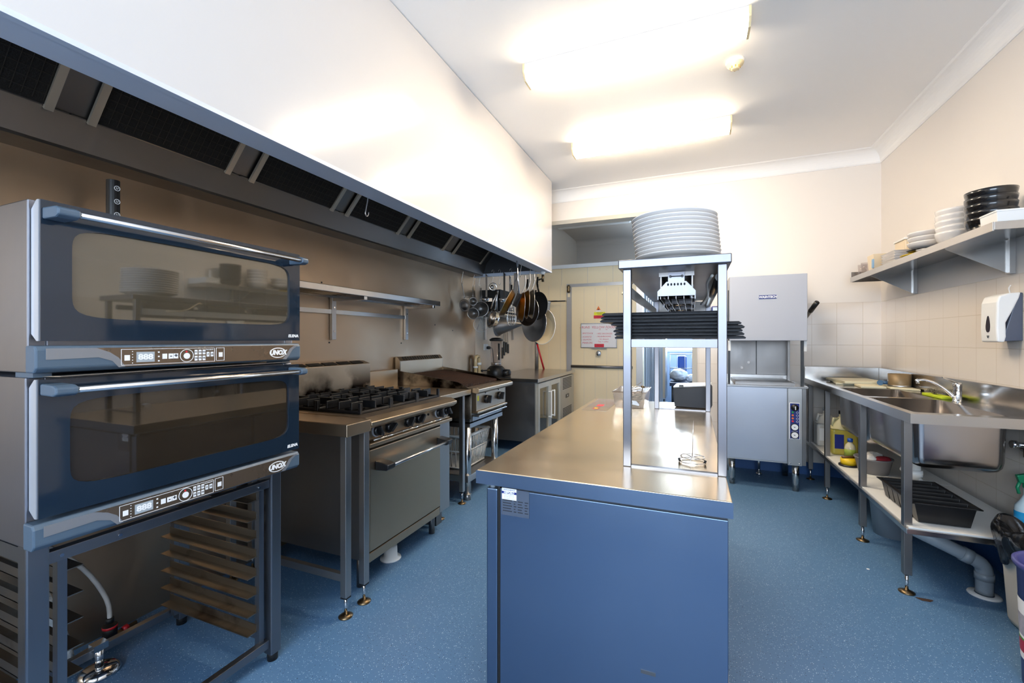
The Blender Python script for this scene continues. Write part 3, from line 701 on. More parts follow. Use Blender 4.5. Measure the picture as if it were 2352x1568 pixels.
# ------------------------------------------------------------------ infill benches with adjustable feet
def adj_leg(t, x, y, top, w=.035):
    MB().box(x - w/2, x + w/2, y - w/2, y + w/2, .095, top).build('leg', M['steel'], t, bev=.002)
    f = MB().cyl((x, y, .008), (x, y, .1), .0075, n=10).build('foot_stem', M['chrome'], t)
    MB().box(x - w/2 + .001, x + w/2 - .001, y - w/2 + .001, y + w/2 - .001, .088, .097).build('foot_plug', M['rubber'], f)
    MB().lathe([(0, 0), (.032, 0), (.033, .004), (.014, .012), (0, .012)], (x, y, 0), n=22).build('foot_disc', M['brass'], f)
t = thing('infill_bench', 'narrow stainless infill bench on thin legs between the ovens and the burner range', 'bench', (-1.9, 1.67, 0))
MB().box(-2.36, -1.478, 1.572, 1.735, .845, .905).build('worktop', M['rangesteel'], t, bev=.004)
for x, y in ((-1.505, 1.592), (-1.505, 1.716), (-2.3, 1.592), (-2.3, 1.716)): adj_leg(t, x, y, .85)
MB().box(-2.3, -1.52, 1.58, 1.604, .165, .2).build('side_rail', M['steel'], t)
t = thing('infill_bench', 'narrow stainless infill bench between the burner range and the chargrill', 'bench', (-2.0, 2.9, 0))
MB().box(-2.36, -1.63, 2.612, 3.085, .865, .905).box(-2.37, -2.32, 2.62, 3.06, .9, 1.05).build('worktop', M['rangesteel'], t, bev=.004)
for x, y in ((-1.69, 2.72), (-1.69, 3.045), (-2.3, 2.72), (-2.3, 3.045)): adj_leg(t, x, y, .87)

# ------------------------------------------------------------------ six burner range
r = thing('gas_range', 'stainless six burner gas range with black trivets, knobs and an oven door below', 'range', (-1.9, 2.15, .1))
X0 = -2.3; Y0, Y1 = 1.768, 2.6
MB().box(X0, -1.56, Y0, Y1 - .02, .165, .78).box(X0, -1.58, Y0, Y1 - .03, .78, .885).build('body', M['darksteel'], r)
MB().xz([(X0, .885), (-1.54, .885), (-1.54, .86), (-1.50, .852), (-1.474, .872), (-1.474, .888), (-1.515, .908), (X0, .908)], 1.738, 2.585).build('top_deck', M['rangesteel'], r, bev=.003)
MB().box(-2.22, -1.60, 1.80, 2.56, .908, .911).build('spill_tray', mat('blackened_tray', '#211d19', .4, .6, .3, 10), r)
MB().xz([(-2.36, .905), (-2.222, .905), (-2.222, 1.125), (-2.285, 1.145), (-2.36, 1.145)], 1.775, 2.60).build('splashback', M['burnt'], r, bev=.002)
mb = MB()
for k in range(6): 
    ya = 1.80 + .128 * k; mb.prism([(-2.236, ya, 1.1315), (-2.236, ya + .105, 1.1315), (-2.276, ya + .105, 1.1443), (-2.276, ya, 1.1443)], (.0008, 0, .0025))
mb.build('flue_slot', M['matblack'], r)
p = MB().box(-1.58, -1.535, Y0, Y1 - .03, .785, .858).build('control_panel', M['rangesteel'], r)
MB().box(-1.56, -1.502, Y0 - .01, Y1 - .03, .752, .772).build('trim_rail', M['rangesteel'], r, bev=.003)
mb = MB()
for a, b_ in ((Y0 + .03, 2.03), (2.04, 2.27), (2.28, 2.55)): mb.tube([(-1.515, a, .782), (-1.515, b_, .782)], .005, 6)
mb.build('igniter_tube', M['bright'], r)
for i, y in enumerate((1.84, 1.945, 2.115, 2.225, 2.441, 2.54)):
    k = MB().lathe([(0, 0), (.034, 0), (.034, .006), (0, .006)], (-1.535, y, .825), (1, 0, 0), 24, False).build('dial_ring', M['grey_w'] if i in (0, 4, 5) else M['black'], r)
    kn = MB().lathe([(0, .004), (.028, .006), (.027, .016), (.022, .022), (0, .022)], (-1.535, y, .825), (1, 0, 0), 24)
    a = (.5, -.9, -.6, -.7, .2, .7)[i]
    g = MB().box(-1.518, -1.492, y - .007, y + .007, .825 - .027, .825 + .027).rot(a, (-1.5, y, .825), 'X')
    kn.add(g.v, g.f)
    kn.build('knob', M['black'], r, bev=.0015)
for y in (1.995, 2.33): MB().cyl((-1.536, y, .83), (-1.532, y, .83), .007, n=12).build('sight_hole', M['matblack'], r)
dr = MB().box(-1.56, -1.52, 1.775, 2.448, .215, .735).build('oven_door', M['rangesteel'], r, bev=.004)
hb = MB().cyl((-1.45, 1.88, .645), (-1.45, 2.43, .645), .009, n=14).build('handle', M['handle'], dr)
for y in (1.815, 2.405):
    MB().prism([(-1.52, y, .622), (-1.45, y, .626), (-1.436, y, .636), (-1.436, y, .658), (-1.46, y, .664), (-1.52, y, .672)], (0, .06, 0)).build('handle_mount', M['black'], hb, bev=.004)
MB().box(-1.56, -1.523, 1.775, 2.448, .16, .207).build('kick_panel', M['rangesteel'], r, bev=.003)
MB().box(-1.56, -1.53, 2.46, 2.58, .165, .745).build('side_strip', M['steel'], r)
for y in (1.82, 2.5):
    for x in (-1.62, -2.24): MB().cyl((x, y, 0), (x, y, .17), .02, n=14).build('foot', M['darksteel'], r)
MB().lathe([(.0, 0), (.062, 0), (.06, .008), (.04, .012), (.038, .075), (0, .075)], (-1.66, 2.12, 0.0), n=24).build('drain_stub', M['plastic_w'], r)
def trivet(cx, cy):
    """cast-iron pan support: outer bars towards the burner, standing on edge"""
    mb = MB(); z0, z1 = .912, .966
    hx, hy = .148, .122
    def bar(a, b_, th=.012, za=z0 + .014, zb=z1):
        a = Vector((*a, 0)); b_ = Vector((*b_, 0)); d = (b_ - a).normalized(); s = Vector((-d.y, d.x, 0)) * th / 2
        q = [a - s, b_ - s, b_ + s, a + s]; mb.prism([(v.x, v.y, za) for v in q], (0, 0, zb - za))
    for sx in (-1, 1):
        bar((cx + sx * hx, cy - hy), (cx + sx * hx, cy + hy), .01, z0, z0 + .012)
        bar((cx + sx * hx, cy), (cx + sx * .035, cy))
        for sy in (-1, 1):
            bar((cx + sx * .085, cy + sy * hy), (cx + sx * .085, cy + sy * .035))
    for sy in (-1, 1):
        bar((cx - hx, cy + sy * hy), (cx + hx, cy + sy * hy), .01, z0, z0 + .012)
        bar((cx, cy + sy * hy), (cx, cy + sy * .03))
        for sx in (-1, 1): mb.box(cx + sx*hx - .008, cx + sx*hx + .008, cy + sy*hy - .008, cy + sy*hy + .008, z0 - .002, z1)
    o = mb.build('trivet', M['iron'], r, bev=.0015, seg=1)
    MB().lathe([(0, .0), (.055, 0), (.052, .012), (.04, .016), (.036, .024), (0, .026)], (cx, cy, .911), n=22).build('burner_cap', M['iron'], o)
for cx in (-1.755, -2.065):
    for cy in (1.925, 2.18, 2.435): trivet(cx, cy)
t = thing('gas_box', 'plain grey steel box standing by the range under the infill bench', 'box', (-1.68, 2.69, 0))
MB().box(-1.78, -1.635, 2.60, 2.68, .1, .405).build('casing', M['steel'], t, bev=.003)
MB().box(-1.77, -1.65, 2.605, 2.675, 0, .1).build('plinth', M['darksteel'], t)

# ------------------------------------------------------------------ chargrill on a stand
g = thing('chargrill', 'stainless chargrill with rusty grate and two black knobs on round legs', 'grill', (-1.95, 3.45, 0))
GY0, GY1 = 3.10, 3.80
MB().box(-2.36, -1.66, GY0 + .02, GY1 - .03, .62, .88).build('firebox', M['darksteel'], g)
for y, n in ((GY0, 0), (GY1 - .012, 1)):
    MB().xz([(-2.38, .66), (-1.64, .66), (-1.64, .90), (-1.76, .955), (-2.33, 1.03), (-2.33, 1.115), (-2.36, 1.15), (-2.38, 1.15)], y, y + .012).build('side_guard', M['burnt'], g, bev=.002)
MB().xz([(-2.388, .9), (-2.33, .9), (-2.33, 1.115), (-2.36, 1.15), (-2.388, 1.15)], GY0 + .0125, GY1 - .0125).build('splashback', M['rangesteel'], g)
mb = MB()
for k in range(16):
    y = GY0 + .06 + .037 * k; mb.prism([(-2.333, y, 1.1202), (-2.333, y + .022, 1.1202), (-2.357, y + .022, 1.1482), (-2.357, y, 1.1482)], (.0012, 0, .001))
mb.build('flue_slots', M['matblack'], g)
mb = MB()
for k in range(25):
    y = GY0 + .03 + .0262 * k
    mb.prism([(-2.3, y, .985), (-2.3, y + .011, .985), (-1.72, y + .011, .912), (-1.72, y, .912)][::-1], (.0, 0, .018))
gr = mb.build('grate', M['rusty'], g)
MB().xz([(-2.31, .96), (-2.3, .945), (-1.7, .872), (-1.7, .884)], GY0 + .02, GY1 - .02).build('drip_bed', mat('charred_bed', '#2a1a12', .8), g)
MB().xz([(-1.72, .885), (-1.62, .872), (-1.585, .865), (-1.565, .88), (-1.565, .905), (-1.59, .918), (-1.66, .912), (-1.72, .91)], GY0 + .0, GY1).build('front_nose', M['rangesteel'], g, bev=.004)
p = MB().box(-1.66, -1.62, GY0 + .06, GY1 - .06, .718, .866).build('control_panel', M['rangesteel'], g, bev=.002)
for y in (3.335, 3.60):
    kn = MB().lathe([(0, 0), (.036, 0), (.036, .018), (.03, .026), (0, .026)], (-1.62, y, .797), (1, 0, 0), 22)
    b2 = MB().box(-1.596, -1.568, y - .008, y + .008, .765, .829).rot(-.4, (-1.58, y, .797), 'X'); kn.add(b2.v, b2.f)
    kn.build('knob', M['black'], g, bev=.002)
    MB().cyl((-1.62, y - .01, .853), (-1.616, y - .01, .853), .006, n=10).build('sight_hole', M['matblack'], g)
MB().box(-1.6205, -1.6190, GY0 + .075, GY0 + .1, .80, .842).build('warning_sticker', M['yellowsticker'], g)
MB().box(-1.665, -1.60, GY0 + .05, GY1 - .05, .70, .716).build('panel_lip', M['rangesteel'], g, bev=.003)
d = MB().box(-2.2, -1.65, GY0 + .05, GY1 - .09, .635, .672).build('drip_tray', M['steel'], g)
MB().box(-1.66, -1.595, GY0 + .06, GY1 - .07, .672, .684).build('tray_lip', M['steel'], d, bev=.003)
MB().box(-2.3, -1.66, GY0 + .02, GY1 - .03, .585, .632).build('stand_frame', M['steel'], g)
for x in (-1.69, -2.28):
    for y in (3.135, 3.66):
        l = MB().cyl((x, y, .05), (x, y, .59), .03, n=20).build('leg', M['bright'], g)
        MB().cyl((x, y, 0), (x, y, .05), .027, n=18).cyl((x, y, .045), (x, y, .05), .031, n=18).build('foot', M['steel'], l)
MB().box(-2.3, -1.66, 3.095, 3.70, .15, .205).build('undershelf', M['steel'], g, bev=.004)

# laundry-style basket under the grill
def basket(x0, x1, y0, y1, z0, z1, t, m):
    mb = MB(); tx, ty = .035, .045
    def P(u, s, v):
        """u 0..1 along side s (0..3), v 0..1 upwards"""
        k = 1 - v
        xa, xb, ya, yb = x0 + tx*k, x1 - tx*k, y0 + ty*k, y1 - ty*k
        z = z0 + (z1 - z0) * v
        return [(xa + (xb-xa)*u, ya, z), (xb, ya + (yb-ya)*u, z), (xb - (xb-xa)*u, yb, z), (xa, yb - (yb-ya)*u, z)][s]
    for s in range(4):
        n = 15 if s % 2 else 10
        for i in range(n + 1):
            for v0, v1 in ((.06, .5), (.54, .93)): mb.tube([P(i / n, s, v0), P(i / n, s, v1)], .0042, 4)
        for v in (.03, .52): mb.tube([P(0, s, v), P(1, s, v)], .007, 5)
    mb.build('lattice_wall', m, t)
    rim = MB()
    rim.tube([P(0, 0, .97), P(0, 1, .97), P(0, 2, .97), P(0, 3, .97)], .014, 6, True); rim.build('rim', m, t)
    MB().box(x0 + tx, x1 - tx, y0 + ty, y1 - ty, z0, z0 + .006).build('base', m, t)
t = thing('laundry_basket', 'white plastic lattice basket on the shelf under the chargrill', 'basket', (-1.98, 3.4, .205))
basket(-2.2, -1.735, 3.18, 3.64, .207, .50, t, M['plastic_w'])

# ------------------------------------------------------------------ pipe shelf on the steel wall
t = thing('pipe_shelf', 'stainless pipe shelf on two brackets above the burner range', 'shelf', (-2.25, 2.4, 1.6))
MB().box(-2.105, -2.085, 1.45, 3.36, 1.60, 1.642).build('front_rail', M['steel_h'], t, bev=.003)
MB().box(-2.39, -2.372, 1.45, 3.36, 1.60, 1.642).build('back_rail', M['steel_h'], t)
mb = MB()
for i in range(6): mb.cyl((-2.345 + .042 * i, 1.45, 1.625), (-2.345 + .042 * i, 3.35, 1.625), .0125, n=12)
mb.build('pipes', M['steel_h'], t)
for y in (2.39, 3.25):
    b = MB().box(-2.39, -2.365, y - .02, y + .02, 1.30, 1.60).build('bracket', M['steel'], t, bev=.002)
    MB().box(-2.37, -2.08, y - .015, y + .015, 1.575, 1.60).build('arm', M['steel_x'], b, bev=.002)
    for z in (1.36, 1.53): MB().cyl((-2.365, y, z), (-2.361, y, z), .006, n=10).build('screw', M['chrome'], b)
MB().box(-2.388, -2.37, 1.45, 3.25, 1.485, 1.515).build('lower_rail', M['steel_h'], t)

# ------------------------------------------------------------------ glass-door counter fridge
f = thing('counter_fridge', 'under-counter fridge with two framed glass doors and a vented motor bay', 'fridge', (-1.97, 5.5, 0))
MB().box(-2.36, -1.66, 4.69, 6.34, .125, .808).build('cabinet', M['darksteel'], f)
MB().box(-2.375, -1.615, 4.675, 6.37, .81, .852).build('worktop', M['steel_h'], f, bev=.004)
MB().box(-2.3, -1.662, 4.74, 5.60, .16, .80).build('interior', mat('pale_fridge_interior', '#cfc7b4', .5), f)
for y0, y1, hy in ((4.72, 5.165, 5.10), (5.17, 5.615, 5.235)):
    mb = MB().box(-1.66, -1.625, y0, y0 + .05, .15, .795).box(-1.66, -1.625, y1 - .05, y1, .15, .795).box(-1.66, -1.625, y0 + .05, y1 - .05, .15, .21).box(-1.66, -1.625, y0 + .05, y1 - .05, .735, .795)
    d = mb.build('glass_door', mat('pale_aluminium', '#c8c3b6', .35, .6, .04) if hy < 5.2 else bpy.data.materials['pale_aluminium'], f)
    MB().box(-1.645, -1.64, y0 + .05, y1 - .05, .21, .735).build('pane', glass('fridge_glass', '#d8d2c4', .1) if hy < 5.2 else bpy.data.materials['fridge_glass'], d)
    MB().tube([(-1.625, hy, .665), (-1.595, hy, .665), (-1.59, hy, .655), (-1.59, hy, .37), (-1.595, hy, .36), (-1.625, hy, .36)], .0085, 8).build('handle', M['plastic_w'], d)
mo = MB().box(-1.66, -1.628, 5.63, 6.33, .15, .795).build('motor_panel', M['steel'], f)
mb = MB()
for z0, n in ((.23, 7), (.62, 8)):
    for i in range(n): mb.box(-1.628, -1.6265, 5.74, 6.2, z0 + .02 * i, z0 + .01 + .02 * i)
mb.build('vent_slots', M['matblack'], mo)
MB().box(-1.628, -1.624, 5.9, 6.05, .49, .54).build('controller', M['black'], mo)
text('lettering', 'SKOPE' if False else '5.0', M['whiteprint'], (-1.6235, 5.97, .515), size=.03, parent=mo, **FX)
for x in (-1.72, -2.3):
    for y in (4.76, 6.25): MB().cyl((x, y, 0), (x, y, .13), .024, n=14).build('leg', M['steel'], f)

# blender jug on the fridge
b = thing('blender', 'black blender with tall clear jug standing on the counter fridge', 'blender', (-2.25, 4.92, .852))
bx, by, bz = -2.25, 4.92, .853
MB().lathe([(0, 0), (.115, 0), (.12, .02), (.112, .085), (.09, .11), (.07, .125), (0, .125)], (bx, by, bz), n=28).build('base', M['black'], b, bev=.002)
MB().lathe([(0, 0), (.06, 0), (.064, .05), (.05, .075), (0, .08)], (bx + .125, by + .02, bz + .004), n=20).build('control_pod', M['black'], b)
jg = MB().lathe([(.068, .125), (.074, .16), (.068, .17), (.072, .43), (.069, .43), (.065, .172), (.06, .16), (0, .15)], (bx, by, bz), n=20).build('jug', glass('clear_jug', '#f4f2f2', .06), b)
MB().lathe([(0, .134), (.062, .134), (.064, .162), (0, .166)], (bx, by, bz), n=20).build('blade_seat', M['steel'], jg)
MB().tube([(bx + .055, by - .04, bz + .4), (bx + .06, by - .045, bz + .3), (bx + .055, by - .04, bz + .2)], .012, 8).build('grip', M['black'], jg)
MB().lathe([(0, .43), (.08, .43), (.086, .45), (.05, .472), (0, .475)], (bx, by, bz), n=24).build('lid', M['black'], b)
# outlet and plug
t = thing('power_outlet', 'white power outlet with black plug on the cream wall beside the blender', 'power outlet', (-2.4, 4.93, 1.17))
MB().box(-2.4, -2.391, 4.87, 4.985, 1.17, 1.245).build('plate', M['plastic_w'], t, bev=.002)
MB().cyl((-2.392, 4.955, 1.2), (-2.35, 4.955, 1.2), .02, n=12).tube([(-2.352, 4.955, 1.2), (-2.33, 4.97, 1.19), (-2.33, 5.0, 1.12), (-2.34, 5.05, .95)], .006, 6).build('plug', M['black'], t)
# gas regulator pipes behind the grill
t = thing('water_filter', 'pair of yellowed filter pipes with a small brass tap, behind the chargrill', 'filter', (-2.33, 4.5, .852))
mf = mat('yellowed_clear_plastic', '#c9b083', .2, 0, .25, 14, coat=.4)
MB().tube([(-2.34, 4.54, .853), (-2.34, 4.54, 1.07), (-2.34, 4.56, 1.1), (-2.34, 4.60, 1.1), (-2.34, 4.625, 1.07), (-2.34, 4.63, .853)], .021, 12).build('pipe', mf, t)
MB().cyl((-2.34, 4.63, 1.0), (-2.34, 4.63, 1.03), .03).cyl((-2.34, 4.54, .97), (-2.34, 4.54, .99), .028).build('union', M['plastic_w'], t)
MB().cyl((-2.33, 4.645, .93), (-2.25, 4.72, .935), .008).ball((-2.315, 4.66, .93), .016, 8).build('tap', M['iron'], t)
MB().cyl((-2.27, 4.70, .934), (-2.245, 4.725, .935), .0115, n=10).build('tap_lever', M['brass'], t)
# wall shelf beyond the hood with its load
t = thing('wall_shelf', 'steel wall shelf on two brackets beyond the hanging pans', 'shelf', (-2.25, 5.8, 1.62))
MB().box(-2.398, -2.10, 4.72, 6.86, 1.615, 1.64).box(-2.105, -2.1, 4.72, 6.86, 1.60, 1.655).build('board', M['steel_h'], t)
for y in (4.9, 5.8): MB().box(-2.398, -2.38, y - .02, y + .02, 1.30, 1.61).box(-2.39, -2.12, y - .012, y + .012, 1.585, 1.612).build('bracket', M['steel'], t)
t = thing('storage_tub', 'black storage tub with a silver label on the shelf behind the hanging ladles', 'tub', (-2.25, 4.95, 1.64))
MB().tub(-2.385, -2.115, 4.74, 5.2, 1.641, 1.90, .01, .015, .004).build('body', M['matblack'], t)
MB().box(-2.30, -2.22, 4.7405, 4.744, 1.76, 1.80).build('label_holder', M['bright'], t)
t = thing('storage_bucket', 'white plastic bucket at the far end of the wall shelf behind the pans', 'bucket', (-2.22, 6.70, 1.64))
MB().lathe([(0, 0), (.105, 0), (.125, .25), (.13, .25), (.13, .27), (.12, .27), (.1, .01), (0, .01)], (-2.235, 6.70, 1.641), n=24).build('tub', M['plastic_w'], t)
MB().tube([(-2.235 + .13*math.cos(a), 6.70 + .02, 1.9 - .05*abs(math.sin(a))) for a in [PI*i/10 for i in range(11)]], .003, 5).build('bail', M['steel'], t)
for k, (y, a, l) in enumerate(((6.645, .06, .40), (6.70, .02, .44), (6.755, -.03, .52))):
    q0 = Vector((-2.39, y, 1.9185)); q1 = q0 + Vector((math.cos(a) * l, math.sin(a) * l, 0))
    o = MB().cyl(q0, q1, .006 if k < 2 else .009, n=8).build('skewer', M['iron'])
    MB().cyl(q1, q1 + (q1 - q0).normalized() * .03, .005, .001, n=8).build('tip', M['iron'], o)
    tag(o, ('thin dark rod lying across the white bucket, nearest the pans', 'thin dark rod lying across the middle of the white bucket', 'thick dark rod lying across the far side of the white bucket')[k], 'rod', 'rods on the white bucket')
# knives hanging on the wall behind the blender
t = thing('knife_rack', 'magnetic bar on the cream wall holding the black handled knives', 'rack', (-2.39, 5.5, 1.43)); B(-2.399, -2.385, 5.32, 5.72, 1.42, 1.46).build('bar', M['darksteel'], t)
for i, (y, z, h) in enumerate(((5.41, 1.045, .15), (5.47, 1.085, .19), (5.54, 1.125, .14), (5.61, 1.11, .13))):
    o = MB().box(-2.39, -2.37, y - .013, y + .013, z, z + h).build('kitchen_knife', M['black'], bev=.004)
    MB().prism([(-2.382, y - .015, z + h), (-2.382, y + .013, z + h), (-2.382, y + .013, 1.44), (-2.382, y - .004, 1.47)][::-1], (-.002, 0, 0)).build('blade', M['steel'], o)
    tag(o, ('black handled knife hanging nearest to the blender jug', 'long handled black knife, second from the blender', 'short handled black knife, third from the blender', 'black handled knife hanging farthest from the blender')[i], 'knife', 'knives on the magnetic bar')
t = thing('steel_pole', 'slim steel post rising from the back corner of the counter fridge', 'post', (-2.21, 6.34, .852))
MB().cyl((-2.21, 6.33, .852), (-2.21, 6.33, 1.62), .03, n=16).build('tube', M['steel'], t)
t = thing('red_mop_handle', 'red handle leaning behind the counter fridge beneath the big hanging pans', 'handle', (-2.1, 6.3, .852))
MB().cyl((-2.09, 6.32, .853), (-2.185, 6.28, 1.235), .014, n=10).build('shaft', M['red'], t); MB().cyl((-2.185, 6.28, 1.235), (-2.20, 6.275, 1.29), .017, n=10).build('grip', M['black'], t)

# ------------------------------------------------------------------ hanging utensils and pans
G_UT, G_PAN = 'utensils hanging at the end of the hood', 'pans hanging at the end of the hood'
def hang(name, label, cat, p, group=G_UT): return thing('hanging_' + name, label, cat, p, group)
def arc(c, r, u, v, a0=0, a1=2*PI, n=24, full=True):
    c, u, v = Vector(c), Vector(u), Vector(v)
    return [c + u * (r * math.cos(a0 + (a1 - a0) * i / n)) + v * (r * math.sin(a0 + (a1 - a0) * i / n)) for i in range(n if full else n + 1)]
def sieve(name, label, x, y, zt, zc, r, nrm, wires=2):
    """round sieve: rim ring, shallow mesh bowl behind it, wire handle up to zt"""
    t = hang(name, label, 'sieve', (x, y, zt))
    nv = Vector(nrm).normalized(); s = Vector((0, 0, 1)).cross(nv).normalized(); u = nv.cross(s)
    c = Vector((x, y, zc))
    MB().tube(arc(c, r, s, u), .0045, 8, True).build('rim', M['steel'], t)
    prof = [(r * math.cos(a), -r * .75 * math.sin(a)) for a in [i * PI / 12 for i in range(7)]]; prof[-1] = (0, -r * .75)
    MB().lathe(prof, c, nv, 24).build('mesh_bowl', M['sieve'], t)
    mb = MB()
    for k in ((-.007, .007) if wires == 2 else (-.01, 0, .01)):
        mb.tube([c + u * r + s * k, c + u * (r + .02) + s * k, Vector((x, y, zt)) + s * k * .8], .0028, 6)
    mb.build('handle', M['steel'], t)
    return t
M['sieve'] = glass('sieve_mesh', '#8a8682', .12, .3, '#5e5b58', .3)
t = hang('skimmer', 'long handled steel skimmer hanging at the wall end, first from the steel wall', 'skimmer', (-2.3, 4.15, 1.9))
MB().tube([(-2.3, 4.14, 1.905), (-2.3, 4.16, 1.85), (-2.295, 4.185, 1.77), (-2.298, 4.175, 1.755)], .006, 8).build('handle', M['steel'], t)
MB().lathe([(0, -.03), (.04, -.024), (.068, 0), (.07, 0), (.066, .004), (.04, -.02), (0, -.026)], (-2.297, 4.20, 1.675), (.85, -.5, .1), 24).build('bowl', M['darksteel'], t)
s_hook((-2.3, 4.15, 2.043), 's-hook holding the skimmer nearest the steel wall', .135)
sieve('sieve', 'small steel sieve with two-wire handle, second from the steel wall', -2.3, 4.40, 1.895, 1.735, .045, (.35, -.9, .1))
s_hook((-2.3, 4.41, 2.043), 's-hook holding the small sieve', .14)
sieve('sieve', 'middle-sized steel sieve hanging below and behind the small one', -2.315, 4.43, 1.80, 1.60, .065, (.6, -.75, .1))
sieve('sieve', 'large steel sieve with a broad bright rim and three-wire handle, left of the black tub', -2.262, 4.52, 1.90, 1.655, .088, (.25, -.95, .1), 3)
s_hook((-2.285, 4.54, 2.066), 's-hook holding the large sieve', .15)
t = hang('egg_ring', 'round thin wire ring with cross wires hanging lowest on the cooking-wall side', 'wire ring', (-2.235, 4.5, 1.55))
cc = Vector((-2.25, 4.5, 1.475)); mb = MB().tube(arc(cc, .085, (.95, .3, 0), (0, 0, 1)), .003, 6, True).tube(arc(cc, .05, (.95, .3, 0), (0, .2, 1), -1.2, 1.2, 10, False), .002, 5)
mb.tube([cc + Vector((0, 0, .085)), cc + Vector((-.05, 0, -.06))], .002, 5).tube([cc + Vector((0, 0, .085)), cc + Vector((.05, .01, -.06))], .002, 5)
mb.build('ring', M['steel'], t)
def ladle(label, x, y, zt, zb, r, dark=False):
    t = hang('ladle', label, 'ladle', (x, y, zt))
    MB().box(x - .011, x + .011, y - .002, y + .002, zb + .02, zt).tube([(x, y, zt - .002), (x, y - .014, zt + .012), (x, y - .02, zt - .012)], .004, 6).build('handle', M['black'] if dark else M['darksteel'], t)
    prof = [(0, -r)] + [(r * math.sin(a), -r * math.cos(a)) for a in [i * PI / 14 for i in range(1, 8)]] + [(r * .95, .001), (r * .6, -r * .72), (0, -r * .95)]
    MB().lathe(prof, (x + .004, y - r * .8, zb), (0, -.25, 1), 22).build('bowl', M['chrome'], t)
ladle('steel ladle with plain flat handle in front of the black tub', -2.197, 4.535, 2.045, 1.775, .045)
ladle('steel ladle with black handle, second ladle from the steel wall', -1.972, 4.535, 2.05, 1.765, .05, True)
ladle('small steel ladle hanging low behind the second ladle', -1.938, 4.625, 2.02, 1.70, .034)
t = hang('cutter', 'ring-shaped steel cutter hanging high in front of the black tub', 'cutter', (-2.11, 4.53, 1.95))
MB().lathe([(.04, 0), (.048, 0), (.046, .03), (.04, .03)], (-2.113, 4.53, 1.905), (.5, -.85, 0), 24, True).build('ring', M['chrome'], t)
MB().ball((-2.11, 4.50, 1.90), .024, 12).build('knob', M['chrome'], t)
for x, lab in ((-2.125, 's-hook holding the ring-shaped cutter'), (-2.04, 's-hook holding the two-handled steel strainer bowl'), (-1.90, 's-hook holding the wire whisk')):
    s_hook((x, 4.555, 2.066), lab, .14, r=.0026)
t = hang('bowl_strainer', 'deep shiny steel bowl strainer with a bright two-bar handle', 'strainer', (-2.04, 4.52, 1.88))
ax = (-.62, -.75, .2)
MB().lathe([(0, -.085), (.05, -.08), (.085, -.05), (.104, 0), (.112, .002), (.104, .006), (.08, -.045), (.045, -.072), (0, -.077)], (-2.09, 4.45, 1.54), ax, 30).build('bowl', M['chrome'], t)
MB().tube([(-2.10, 4.45, 1.65), (-2.06, 4.49, 1.80), (-2.045, 4.52, 1.86)], .009, 8).tube([(-2.055, 4.47, 1.64), (-2.05, 4.5, 1.80), (-2.043, 4.52, 1.86)], .009, 8).build('handle', M['bright'], t)
t = hang('chinois', 'large dark conical chinois strainer lying sideways under the hanging ladles', 'strainer', (-2.1, 4.6, 1.6))
MB().lathe([(.118, 0), (.125, .004), (.125, .02), (.118, .02), (.112, .03), (0.006, .36), (0, .362)], (-2.16, 4.74, 1.465), (.98, .0, .06), 28).build('cone', M['darksteel'], t)
MB().tube(arc((-2.15, 4.74, 1.465), .124, (0, 1, 0), (0, 0, 1)), .005, 8, True).build('rim', M['bright'], t)
MB().tube([(-2.15, 4.74, 1.585), (-2.13, 4.68, 1.7), (-2.10, 4.61, 1.85)], .008, 8).build('handle', M['steel'], t)
t = hang('whisk', 'wire balloon whisk hanging beside the frying pans', 'whisk', (-1.885, 4.54, 1.92))
MB().cyl((-1.885, 4.54, 1.76), (-1.885, 4.54, 1.92), .011, n=12).build('handle', M['steel'], t)
mb = MB()
for k in range(7):
    a = PI * k / 7; u = (math.cos(a), math.sin(a), 0)
    mb.tube([(-1.885 + u[0]*s, 4.54 + u[1]*s, z) for s, z in ((-.008, 1.76), (-.03, 1.66), (-.05, 1.56), (-.048, 1.50), (-.025, 1.465), (0, 1.458), (.025, 1.465), (.048, 1.50), (.05, 1.56), (.03, 1.66), (.008, 1.76))], .0016, 5)
mb.build('wires', M['chrome'], t)
t = hang('spatula', 'wide dark grey turner handle hanging flat beside the frying pans', 'turner', (-1.84, 4.55, 2.05))
MB().box(-1.858, -1.818, 4.545, 4.553, 1.84, 2.05).build('handle', M['darksteel'], t)
MB().box(-1.87, -1.805, 4.547, 4.551, 1.70, 1.85).build('blade', M['darksteel'], t)

